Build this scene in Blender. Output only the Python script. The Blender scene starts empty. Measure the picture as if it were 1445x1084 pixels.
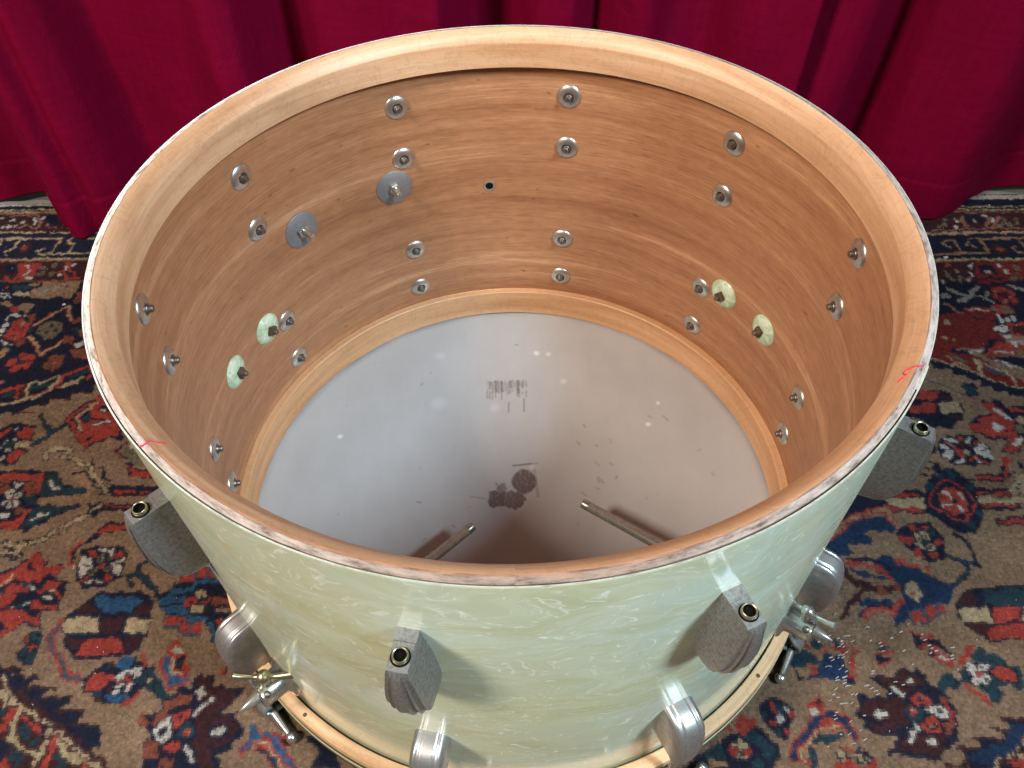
import bpy, bmesh, math, random
import numpy as np
from mathutils import Vector, Matrix
R = math.radians
random.seed(4)
rng = np.random.default_rng(11)
S = bpy.context.scene
COL = S.collection

# ------------------------------------------------------------------ camera
H = 0.390                       # height of the drum's open rim above the rug
cam = bpy.data.objects.new('camera', bpy.data.cameras.new('camera'))
COL.objects.link(cam)
cam.data.sensor_width = 36.0
cam.data.lens = 36.0 * 1105.185 / 1445.0
cam.data.clip_start = 0.02
cam.data.clip_end = 100
cam.matrix_world = (Matrix.Translation((0, -0.44261, H + 0.33438))
                    @ Matrix.Rotation(R(90 - 49.5117), 4, 'X') @ Matrix.Rotation(R(-0.96976), 4, 'Z'))
S.camera = cam

# ------------------------------------------------------------------ light
w = bpy.data.worlds.new('World'); S.world = w; w.use_nodes = True
bg = w.node_tree.nodes['Background']
bg.inputs['Color'].default_value = (0.93, 0.96, 1.0, 1)
bg.inputs['Strength'].default_value = 0.10


def area(name, loc, target, size, power, color, sy=None, spread=180):
    l = bpy.data.lights.new(name, 'AREA')
    l.shape = 'RECTANGLE'; l.size = size; l.size_y = sy or size
    l.energy = power; l.color = color; l.spread = R(spread)
    o = bpy.data.objects.new(name, l); COL.objects.link(o)
    o.location = loc
    o.rotation_euler = (Vector(target) - Vector(loc)).to_track_quat('-Z', 'Y').to_euler()
    return o


area('warm_lamp', (-1.40, -0.98, 2.00), (0, 0.05, 0.20), 0.38, 85, (1.0, 0.89, 0.77), 0.55)
area('cool_lamp', (1.38, -0.98, 1.98), (0, 0.05, 0.20), 0.38, 9.6, (0.74, 0.90, 1.0), 0.55, 56)

S.view_settings.view_transform = 'Standard'
S.view_settings.look = 'None'
S.view_settings.exposure = 0.0
S.view_settings.gamma = 1.0
S.view_settings.use_curve_mapping = False
S.render.engine = 'CYCLES'
S.cycles.max_bounces = 8
S.cycles.diffuse_bounces = 4
S.cycles.use_denoising = True


# ------------------------------------------------------------------ node helpers
class NT:
    def __init__(s, name):
        s.m = bpy.data.materials.new(name); s.m.use_nodes = True
        s.t = s.m.node_tree; s.n = s.t.nodes; s.l = s.t.links
        s.b = s.n['Principled BSDF']

    def node(s, typ, **kw):
        n = s.n.new(typ)
        for k, v in kw.items():
            if k in n.inputs: s.put(n.inputs[k], v)
            else: setattr(n, k, v)
        return n

    def put(s, sock, v):
        if hasattr(v, 'is_linked') or isinstance(v, bpy.types.NodeSocket): s.l.new(v, sock)
        elif isinstance(v, (tuple, list)) and len(v) == 3 and sock.type == 'RGBA': sock.default_value = (*v, 1)
        else: sock.default_value = v

    def coords(s, kind='Object'):
        return s.n.new('ShaderNodeTexCoord').outputs[kind]

    def map(s, vec, scale=(1, 1, 1), loc=(0, 0, 0)):
        n = s.n.new('ShaderNodeMapping'); s.l.new(vec, n.inputs['Vector'])
        n.inputs['Scale'].default_value = scale; n.inputs['Location'].default_value = loc
        return n.outputs[0]

    def noise(s, vec, scale, detail=4, rough=0.55, dist=0.0):
        n = s.n.new('ShaderNodeTexNoise'); s.l.new(vec, n.inputs['Vector'])
        n.inputs['Scale'].default_value = scale; n.inputs['Detail'].default_value = detail
        n.inputs['Roughness'].default_value = rough; n.inputs['Distortion'].default_value = dist
        return n.outputs['Fac']

    def ramp(s, fac, stops):
        n = s.n.new('ShaderNodeValToRGB'); s.l.new(fac, n.inputs[0])
        e = n.color_ramp.elements
        while len(e) < len(stops): e.new(0.5)
        for el, (p, c) in zip(e, stops):
            el.position = p
            el.color = (*c, 1) if isinstance(c, (tuple, list)) else (c, c, c, 1)
        return n.outputs[0]

    def mix(s, fac, a, b, mode='MIX'):
        n = s.n.new('ShaderNodeMix'); n.data_type = 'RGBA'; n.blend_type = mode
        s.put(n.inputs[0], fac); s.put(n.inputs[6], a); s.put(n.inputs[7], b)
        return n.outputs[2]

    def math(s, op, a, b=0.0):
        n = s.n.new('ShaderNodeMath'); n.operation = op
        s.put(n.inputs[0], a); s.put(n.inputs[1], b)
        return n.outputs[0]

    def bump(s, h, strength=0.3, dist=0.001):
        n = s.n.new('ShaderNodeBump'); s.l.new(h, n.inputs['Height'])
        n.inputs['Strength'].default_value = strength; n.inputs['Distance'].default_value = dist
        s.l.new(n.outputs[0], s.b.inputs['Normal'])

    def set(s, **kw):
        for k, v in kw.items(): s.put(s.b.inputs[k.replace('_', ' ')], v)
        return s.m


def m_mahogany():
    t = NT('mahogany_veneer'); uv = t.coords('UV')
    warp = t.noise(t.map(uv, (2.5, 6, 1)), 1.0, 3)
    off = t.n.new('ShaderNodeVectorMath'); off.operation = 'MULTIPLY_ADD'
    t.l.new(warp, off.inputs[0]); off.inputs[1].default_value = (0, 0.013, 0); t.l.new(uv, off.inputs[2])
    v = off.outputs[0]
    band = t.noise(t.map(v, (1.6, 38, 1)), 1.0, 4, 0.6)
    fine = t.noise(t.map(v, (24, 560, 1)), 1.0, 4, 0.7)
    flame = t.noise(t.map(v, (60, 150, 1)), 1.0, 4, 0.65)
    pores = t.noise(t.map(v, (55, 1500, 1)), 1.0, 2, 0.5)
    c = t.ramp(band, [(0.28, (0.250, 0.103, 0.045)), (0.43, (0.325, 0.145, 0.067)), (0.56, (0.370, 0.173, 0.083)), (0.70, (0.520, 0.283, 0.152))])
    f2 = t.ramp(fine, [(0.36, (0.72, 0.69, 0.66)), (0.60, (1.14, 1.15, 1.16))])
    c = t.mix(0.62, c, f2, 'MULTIPLY')
    fl = t.ramp(flame, [(0.42, (0.9, 0.9, 0.9)), (0.66, (1.14, 1.16, 1.18))])
    c = t.mix(0.6, c, fl, 'MULTIPLY')
    p = t.ramp(pores, [(0.30, 0.62), (0.42, 1.0)])
    c = t.mix(0.8, c, p, 'MULTIPLY')
    big = t.noise(t.map(uv, (3, 5, 1), (4, 1, 0)), 1.0, 4, 0.6)
    c = t.mix(0.35, c, t.ramp(big, [(0.3, (0.80, 0.78, 0.77)), (0.7, (1.12, 1.1, 1.06))]), 'MULTIPLY')
    spot = t.noise(t.map(uv, (70, 160, 1)), 1.0, 1, 0.3)
    c = t.mix(t.ramp(spot, [(0.765, 0.0), (0.80, 0.55)]), c, (0.12, 0.035, 0.012))
    t.bump(fine, 0.10, 0.0006)
    return t.set(Base_Color=c, Roughness=t.ramp(band, [(0.3, 0.42), (0.7, 0.52)]), Specular_IOR_Level=0.42)


def m_maple(name='maple', base=(0.555, 0.318, 0.178), light=(0.67, 0.43, 0.27), dark=(0.44, 0.222, 0.107)):
    t = NT(name); uv = t.coords('UV')
    band = t.noise(t.map(uv, (3.5, 60, 1)), 1.0, 5, 0.62, 0.5)
    curl = t.noise(t.map(uv, (45, 30, 1)), 1.0, 4, 0.6, 1.6)
    fine = t.noise(t.map(uv, (40, 900, 1)), 1.0, 3, 0.6)
    c = t.ramp(band, [(0.3, dark), (0.48, base), (0.7, light)])
    lines = t.ramp(curl, [(0.475, 1.0), (0.5, 0.80), (0.525, 1.0)])
    c = t.mix(0.7, c, lines, 'MULTIPLY')
    c = t.mix(0.45, c, t.ramp(fine, [(0.3, 0.75), (0.6, 1.08)]), 'MULTIPLY')
    big = t.noise(t.map(uv, (6, 6, 1)), 1.0, 3)
    c = t.mix(0.55, c, t.ramp(big, [(0.3, (0.82, 0.78, 0.72)), (0.65, (1.06, 1.05, 1.04))]), 'MULTIPLY')
    dirt = t.noise(t.map(uv, (14, 50, 1), (2, 7, 0)), 1.0, 6, 0.72)
    c = t.mix(t.ramp(dirt, [(0.66, 0.0), (0.80, 0.55)]), c, (0.16, 0.075, 0.03))
    t.bump(fine, 0.08, 0.0005)
    return t.set(Base_Color=c, Roughness=0.46, Specular_IOR_Level=0.4)


def m_worn():
    t = NT('worn_edge'); uv = t.coords('UV')
    n1 = t.noise(t.map(uv, (60, 240, 1)), 1.0, 6, 0.75)
    n2 = t.noise(t.map(uv, (9, 160, 1)), 1.0, 5, 0.7)
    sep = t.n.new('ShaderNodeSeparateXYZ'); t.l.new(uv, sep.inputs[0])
    lit_tone = t.ramp(t.math('DIVIDE', sep.outputs[0], 1.728), [(0.0, (0.20, 0.145, 0.115)), (0.16, (0.31, 0.27, 0.25)), (0.45, (0.32, 0.27, 0.24)), (0.60, (0.62, 0.55, 0.50)),
                                                           (0.76, (0.74, 0.67, 0.62)), (0.87, (0.40, 0.335, 0.30)), (1.0, (0.20, 0.145, 0.115))])  # worn wood; lamp brightness painted in as a paler back-left
    c = t.mix(1.0, lit_tone, t.ramp(n1, [(0.36, (0.30, 0.22, 0.17)), (0.48, (0.85, 0.83, 0.80)), (0.62, (1.25, 1.25, 1.25))]), 'MULTIPLY')
    c = t.mix(t.ramp(n2, [(0.56, 0.0), (0.68, 0.75)]), c, (0.30, 0.175, 0.105))
    t.bump(n1, 0.4, 0.0008)
    return t.set(Base_Color=c, Roughness=0.65)


def m_glue():
    t = NT('ply_seam'); uv = t.coords('UV')
    n1 = t.noise(t.map(uv, (40, 300, 1)), 1.0, 4, 0.7)
    return t.set(Base_Color=t.ramp(n1, [(0.35, (0.10, 0.042, 0.025)), (0.6, (0.30, 0.15, 0.085))]), Roughness=0.7)


def m_pearl():
    t = NT('pearl_wrap'); uv = t.coords('UV')
    # flowing streaks: warp the coordinates, then stretch along the shell
    w1 = t.noise(t.map(uv, (9, 16, 1)), 1.0, 3, 0.5)
    w2 = t.noise(t.map(uv, (9, 16, 1), (7.3, 2.1, 0)), 1.0, 3, 0.5)
    comb = t.n.new('ShaderNodeCombineXYZ'); t.l.new(w1, comb.inputs[0]); t.l.new(w2, comb.inputs[1])
    off = t.n.new('ShaderNodeVectorMath'); off.operation = 'MULTIPLY_ADD'
    t.l.new(comb.outputs[0], off.inputs[0]); off.inputs[1].default_value = (0.10, 0.11, 0); t.l.new(uv, off.inputs[2])
    v = off.outputs[0]
    cloud = t.noise(t.map(v, (12, 26, 1)), 1.0, 4, 0.55)
    streak = t.noise(t.map(v, (26, 120, 1)), 1.0, 5, 0.62, 0.6)
    wisp = t.noise(t.map(v, (64, 130, 1), (3, 9, 0)), 1.0, 4, 0.6, 1.8)
    c = t.ramp(cloud, [(0.30, (0.455, 0.480, 0.315)), (0.45, (0.495, 0.530, 0.370)), (0.58, (0.515, 0.570, 0.435)), (0.72, (0.545, 0.62, 0.53))])
    lowf = t.noise(t.map(uv, (4.5, 9, 1), (2, 5, 0)), 1.0, 3, 0.5)
    c = t.mix(0.5, c, t.ramp(lowf, [(0.34, (1.06, 1.01, 0.84)), (0.5, (1.0, 1.0, 1.0)), (0.66, (0.94, 1.02, 1.12))]), 'MULTIPLY')
    c = t.mix(0.4, c, t.ramp(streak, [(0.3, (0.80, 0.82, 0.80)), (0.65, (1.13, 1.13, 1.16))]), 'MULTIPLY')
    wf = t.ramp(wisp, [(0.575, 0.0), (0.63, 0.35), (0.72, 0.9)])
    c = t.mix(wf, c, (0.78, 0.83, 0.75))
    scr = t.noise(t.map(v, (30, 520, 1)), 1.0, 2, 0.4)
    r = t.ramp(scr, [(0.3, 0.21), (0.7, 0.13)])
    t.bump(t.noise(t.map(uv, (20, 30, 1)), 1.0, 2), 0.05, 0.001)
    return t.set(Base_Color=c, Roughness=r, Specular_IOR_Level=0.5, Metallic=0.0, Coat_Weight=0.15, Coat_Roughness=0.05,
                 Sheen_Weight=0.0)


def m_metal(name, base, rough=0.34, pit=0.6, metallic=0.92, stain=(0.16, 0.13, 0.10), scale=220):
    t = NT(name); o = t.coords('Object')
    n1 = t.noise(o, scale, 6, 0.72)
    n2 = t.noise(o, scale * 4.5, 3, 0.7)
    n3 = t.noise(o, scale * 0.25, 4, 0.6)
    k = t.ramp(n1, [(0.42, 0.0), (0.62, pit)])
    c = t.mix(k, base, stain)
    c = t.mix(0.32, c, t.ramp(n2, [(0.35, 0.7), (0.6, 1.1)]), 'MULTIPLY')
    r = t.math('ADD', t.math('MULTIPLY', n1, 0.35 * pit), t.math('ADD', t.math('MULTIPLY', n3, 0.25), rough - 0.2))
    t.bump(n2, 0.12 * pit + 0.02, 0.0004)
    return t.set(Base_Color=c, Metallic=metallic, Roughness=r)


def m_plain(name, c, rough=0.6, metallic=0.0):
    t = NT(name); o = t.coords('Object')
    n = t.noise(o, 300, 3, 0.6)
    c2 = t.mix(0.5, c, t.ramp(n, [(0.3, 0.75), (0.7, 1.15)]), 'MULTIPLY')
    return t.set(Base_Color=c2, Roughness=rough, Metallic=metallic, Specular_IOR_Level=0.02 if name == 'bore_shade' else 0.45)


def m_cut():
    t = NT('celluloid_cut_edge'); uv = t.coords('UV')
    sep = t.n.new('ShaderNodeSeparateXYZ'); t.l.new(uv, sep.inputs[0])
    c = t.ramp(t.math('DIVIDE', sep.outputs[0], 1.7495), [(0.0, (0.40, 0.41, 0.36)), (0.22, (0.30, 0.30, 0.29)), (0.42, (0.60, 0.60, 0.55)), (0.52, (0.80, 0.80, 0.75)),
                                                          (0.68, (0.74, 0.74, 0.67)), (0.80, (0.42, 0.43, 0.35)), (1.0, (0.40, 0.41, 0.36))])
    n = t.noise(t.map(uv, (90, 200, 1)), 1.0, 4, 0.7)
    c = t.mix(0.7, c, t.ramp(n, [(0.34, 0.45), (0.5, 1.0)]), 'MULTIPLY')
    return t.set(Base_Color=c, Roughness=0.4)


def m_disc():
    t = NT('aged_pearl_disc'); o = t.coords('Object')
    n = t.noise(o, 130, 4, 0.65, 0.8)
    d = t.noise(o, 420, 3, 0.6)
    c = t.ramp(n, [(0.34, (0.30, 0.385, 0.235)), (0.52, (0.44, 0.53, 0.36)), (0.68, (0.60, 0.66, 0.53))])
    c = t.mix(t.ramp(d, [(0.62, 0.0), (0.75, 0.5)]), c, (0.20, 0.19, 0.10))
    return t.set(Base_Color=c, Roughness=0.32)


def m_head():
    t = NT('drum_head_film'); o = t.coords('Object')
    at = t.node('ShaderNodeAttribute', attribute_name='stain')
    big = t.noise(o, 7, 4, 0.6)
    c = t.ramp(big, [(0.3, (0.365, 0.360, 0.357)), (0.7, (0.42, 0.417, 0.42))])
    smear = t.noise(t.map(o, (30, 9, 1)), 1.0, 5, 0.7)
    c = t.mix(0.4, c, t.ramp(smear, [(0.3, (0.86, 0.84, 0.82)), (0.7, (1.05, 1.05, 1.06))]), 'MULTIPLY')
    sp = t.noise(o, 75, 5, 0.75, 0.6)
    c = t.mix(t.ramp(sp, [(0.69, 0.0), (0.76, 0.5)]), c, (0.19, 0.155, 0.145))
    hi = t.noise(t.map(o, (1, 1, 1), (5, 3, 1)), 60, 4, 0.7)
    c = t.mix(t.ramp(hi, [(0.75, 0.0), (0.83, 0.4)]), c, (0.66, 0.66, 0.68))
    g = t.noise(o, 900, 4, 0.8)
    sep = t.n.new('ShaderNodeSeparateColor'); t.l.new(at.outputs['Color'], sep.inputs[0])
    g2 = t.noise(t.map(o, (330, 150, 1)), 1.0, 4, 0.75)
    k = t.math('MULTIPLY', sep.outputs[0], t.ramp(g2, [(0.34, 0.62), (0.50, 1.0)]))
    c = t.mix(k, c, (0.105, 0.078, 0.072))
    c = t.mix(sep.outputs[1], c, (0.20, 0.145, 0.11))
    c = t.mix(sep.outputs[2], c, (0.68, 0.68, 0.70))
    r = t.ramp(t.noise(o, 24, 5, 0.7), [(0.3, 0.30), (0.7, 0.46)])
    t.bump(t.noise(o, 26, 3), 0.04, 0.002)
    return t.set(Base_Color=c, Roughness=r, Specular_IOR_Level=0.45)


def m_rug():
    t = NT('rug_pile'); o = t.coords('Object')
    at = t.node('ShaderNodeAttribute', attribute_name='knot')
    n = t.noise(o, 1400, 2, 0.7)
    c = t.mix(0.55, at.outputs['Color'], t.ramp(n, [(0.25, 0.55), (0.7, 1.3)]), 'MULTIPLY')
    wear = t.noise(o, 26, 5, 0.65)
    c = t.mix(0.5, c, t.ramp(wear, [(0.3, 0.78), (0.7, 1.2)]), 'MULTIPLY')
    t.bump(n, 0.55, 0.0015)
    return t.set(Base_Color=c, Roughness=0.92, Specular_IOR_Level=0.10)


def m_curtain():
    t = NT('red_curtain_cloth'); uv = t.coords('UV')
    weave = t.noise(t.map(uv, (1100, 1300, 1)), 1.0, 2, 0.6)
    slub = t.noise(t.map(uv, (14, 160, 1)), 1.0, 4, 0.65)
    slub2 = t.noise(t.map(uv, (160, 14, 1)), 1.0, 4, 0.65)
    crease = t.noise(t.map(uv, (8, 5, 1)), 1.0, 4, 0.55, 0.8)
    c = t.ramp(t.math('MULTIPLY', t.math('ADD', slub, slub2), 0.5), [(0.35, (0.116, 0.0, 0.0142)), (0.65, (0.150, 0.0003, 0.0208))])
    c = t.mix(0.22, c, t.ramp(weave, [(0.3, 0.75), (0.7, 1.2)]), 'MULTIPLY')
    t.bump(t.math('ADD', t.math('MULTIPLY', weave, 0.035), t.math('ADD', t.math('MULTIPLY', crease, 1.8), t.math('MULTIPLY', t.noise(t.map(uv, (26, 15, 1)), 1.0, 5, 0.62, 1.2), 0.75))), 0.55, 0.004)
    return t.set(Base_Color=c, Roughness=0.72, Specular_IOR_Level=0.06, Sheen_Weight=0.05, Sheen_Roughness=0.35,
                 Sheen_Tint=(0.55, 0.06, 0.22))


def m_floor():
    t = NT('pale_floor'); o = t.coords('Object')
    n = t.noise(t.map(o, (2, 30, 1)), 1.0, 5, 0.6)
    return t.set(Base_Color=t.ramp(n, [(0.3, (0.085, 0.075, 0.062)), (0.7, (0.145, 0.13, 0.112))]), Roughness=0.5)


M = dict(mahogany=m_mahogany(), maple=m_maple(), worn=m_worn(), seam=m_glue(), pearl=m_pearl(),
         maplelow=m_maple('maple_shaded', (0.53, 0.285, 0.140), (0.62, 0.37, 0.205), (0.41, 0.20, 0.088)),  # maple copy darkened in colour for the dimmer light on the lower ring
         hoopwood=m_maple('hoop_maple', (0.60, 0.40, 0.235), (0.70, 0.51, 0.33), (0.50, 0.30, 0.155)),
         nickel=m_metal('pitted_nickel', (0.34, 0.345, 0.34), 0.35, 0.7, 0.76, (0.155, 0.152, 0.145), 480),
         nickelbright=m_metal('smooth_nickel', (0.44, 0.44, 0.44), 0.38, 0.45, 0.82, (0.20, 0.19, 0.18), 200),
         rodsteel=m_metal('dull_rod_steel', (0.36, 0.36, 0.32), 0.30, 0.4, 0.65, (0.12, 0.11, 0.08), 160),
         chrome=m_metal('tarnished_chrome', (0.66, 0.67, 0.64), 0.25, 0.30, stain=(0.24, 0.22, 0.17)),
         washer=m_metal('washer_steel', (0.62, 0.59, 0.54), 0.36, 0.35, stain=(0.26, 0.22, 0.18), scale=150),
         zinc=m_metal('galvanised_steel', (0.30, 0.30, 0.31), 0.60, 0.35, 0.75, (0.22, 0.21, 0.21), 120),
         screw=m_metal('dull_screw_steel', (0.30, 0.27, 0.24), 0.42, 0.6, stain=(0.08, 0.055, 0.04)),
         rust=m_metal('rusty_steel', (0.14, 0.085, 0.055), 0.6, 0.7, 0.5, (0.09, 0.04, 0.022)),
         brass=m_metal('tarnished_brass', (0.44, 0.40, 0.27), 0.34, 0.4, stain=(0.20, 0.17, 0.09)),
         bolt=m_metal('plated_bolt', (0.58, 0.56, 0.50), 0.3, 0.3),
         dark=m_plain('bore_shade', (0.006, 0.0055, 0.005), 0.9),  # flat black, painted for the shade inside holes that have no depth
         blackpaint=m_plain('dark_hoop_paint', (0.030, 0.024, 0.020), 0.45),
         inlay=m_plain('pearl_inlay', (0.42, 0.42, 0.25), 0.25),
         ink=m_plain('red_pencil', (0.55, 0.015, 0.05), 0.6),
         cutedge=m_cut(),
         pearldisc=m_disc(),  # mottled pale green pearl colour of the discs
         head=m_head(), rug=m_rug(), curtain=m_curtain(), floor=m_floor(),
         thread=m_plain('white_cotton', (0.34, 0.335, 0.325), 0.85),
         kilim=m_plain('pale_rug_end', (0.20, 0.19, 0.175), 0.9))


# ------------------------------------------------------------------ object helpers
def link(o, parent=None):
    COL.objects.link(o)
    if parent: o.parent = parent
    return o


def tag(o, label, cat, group=None, kind=None):
    if label: o['label'] = label
    if cat: o['category'] = cat
    if group: o['group'] = group
    if kind: o['kind'] = kind
    return o


def mesh_obj(name, verts, faces, mats, parent=None, fm=None, uvs=None, smooth=40):
    me = bpy.data.meshes.new(name)
    me.from_pydata([tuple(v) for v in verts], [], faces)
    for m in (mats if isinstance(mats, (list, tuple)) else [mats]): me.materials.append(m)
    if fm is not None: me.polygons.foreach_set('material_index', fm)
    if uvs is not None:
        ul = me.uv_layers.new(name='UVMap')
        li = np.zeros(len(me.loops), dtype=np.int32); me.loops.foreach_get('vertex_index', li)
        ul.data.foreach_set('uv', np.asarray(uvs, dtype=np.float32)[li].ravel())
    bm = bmesh.new(); bm.from_mesh(me)
    bmesh.ops.recalc_face_normals(bm, faces=bm.faces)
    bm.to_mesh(me); bm.free()
    if smooth is not None:
        me.polygons.foreach_set('use_smooth', [True] * len(me.polygons))
        me.set_sharp_from_angle(angle=R(smooth))
    me.update()
    return link(bpy.data.objects.new(name, me), parent)


class MB:
    """collects primitives into one mesh with material slots"""
    def __init__(s): s.v = []; s.f = []; s.m = []

    def add(s, verts, faces, mi=0):
        k = len(s.v); s.v += [tuple(v) for v in verts]
        s.f += [tuple(i + k for i in f) for f in faces]; s.m += [mi] * len(faces)

    def lathe(s, prof, mat, n=28, mi=0, cap0=False, cap1=False):
        """revolve (r, h) about local z, then transform by mat"""
        V = []; F = []
        for r, h in prof:
            for i in range(n):
                a = 2 * math.pi * i / n
                V.append(mat @ Vector((r * math.cos(a), r * math.sin(a), h)))
        for j in range(len(prof) - 1):
            for i in range(n):
                F.append((j * n + i, j * n + (i + 1) % n, (j + 1) * n + (i + 1) % n, (j + 1) * n + i))
        if cap0: F.append(tuple(range(n)))
        if cap1: F.append(tuple((len(prof) - 1) * n + i for i in range(n)))
        s.add(V, F, mi)

    def tube(s, pts, radii, n=14, mi=0, cap=True):
        pts = [Vector(p) for p in pts]
        V = []; F = []
        up = None
        for k, p in enumerate(pts):
            d = (pts[min(k + 1, len(pts) - 1)] - pts[max(k - 1, 0)]).normalized()
            if up is None: up = Vector((0, 0, 1)) if abs(d.z) < 0.9 else Vector((1, 0, 0))
            a = d.cross(up).normalized(); b = a.cross(d).normalized(); up = b
            r = radii[k] if isinstance(radii, (list, tuple)) else radii
            for i in range(n):
                t = 2 * math.pi * i / n
                V.append(p + a * (r * math.cos(t)) + b * (r * math.sin(t)))
        for k in range(len(pts) - 1):
            for i in range(n):
                F.append((k * n + i, k * n + (i + 1) % n, (k + 1) * n + (i + 1) % n, (k + 1) * n + i))
        if cap:
            F.append(tuple(range(n))); F.append(tuple((len(pts) - 1) * n + i for i in range(n)))
        s.add(V, F, mi)

    def ball(s, c, r, mi=0, n=14):
        prof = [(max(1e-5, r * math.sin(math.pi * k / 10)), -r * math.cos(math.pi * k / 10)) for k in range(11)]
        s.lathe(prof, Matrix.Translation(c), n, mi)

    def obj(s, name, mats, parent=None, smooth=40):
        return mesh_obj(name, s.v, s.f, mats, parent, s.m, None, smooth)


def ring_mesh(name, prof, mats, parent, fm=None, n=360, a0=-90.0, a1=270.0, closed=False, rfun=None, smooth=35):
    """revolve a profile round the drum's axis with uv = (arc length round, arc length along)"""
    full = abs((a1 - a0) - 360) < 1e-6
    V = []; UV = []; F = []; FM = []
    P = list(prof) + ([prof[0]] if closed else [])
    L = [0.0]
    for a, b in zip(P[:-1], P[1:]): L.append(L[-1] + math.hypot(b[0] - a[0], b[1] - a[1]))
    for i in range(n + 1):
        a = R(a0 + (a1 - a0) * i / n)
        for (r, z), l in zip(P, L):
            rr = r + (rfun(math.degrees(a), z) if rfun else 0.0)
            V.append((rr * math.cos(a), rr * math.sin(a), z)); UV.append((0.275 * (a - R(a0)), l))
    m = len(P)
    for i in range(n):
        for j in range(m - 1):
            F.append((i * m + j, (i + 1) * m + j, (i + 1) * m + j + 1, i * m + j + 1))
            FM.append(fm[j] if fm else 0)
    return mesh_obj(name, V, F, mats, parent, FM, UV, smooth)


def empty(name, loc=(0, 0, 0)):
    o = bpy.data.objects.new(name, None); o.empty_display_size = 0.05
    COL.objects.link(o); o.location = loc
    return o


def dup(o, parent, mat=None):
    c = o.copy(); COL.objects.link(c); c.parent = parent
    if mat is not None: c.matrix_basis = mat
    for ch in o.children: dup(ch, c)
    return c


def vnoise(a, cell, seed):
    """smooth random field sampled on the shape of a (h, w)"""
    h, wd = a
    g = np.random.default_rng(seed).random((int(h / cell) + 3, int(wd / cell) + 3))
    y = np.arange(h) / cell; x = np.arange(wd) / cell
    yi = y.astype(int); xi = x.astype(int)
    fy = (y - yi)[:, None]; fx = (x - xi)[None, :]
    fy = fy * fy * (3 - 2 * fy); fx = fx * fx * (3 - 2 * fx)
    g00 = g[np.ix_(yi, xi)]; g01 = g[np.ix_(yi, xi + 1)]; g10 = g[np.ix_(yi + 1, xi)]; g11 = g[np.ix_(yi + 1, xi + 1)]
    return (g00 * (1 - fx) + g01 * fx) * (1 - fy) + (g10 * (1 - fx) + g11 * fx) * fy


# ------------------------------------------------------------------ floor
fl = mesh_obj('floor', [(-6, -6, -0.012), (6, -6, -0.012), (6, 6, -0.012), (-6, 6, -0.012)], [(0, 1, 2, 3)], M['floor'])
tag(fl, None, None, kind='structure')

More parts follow.
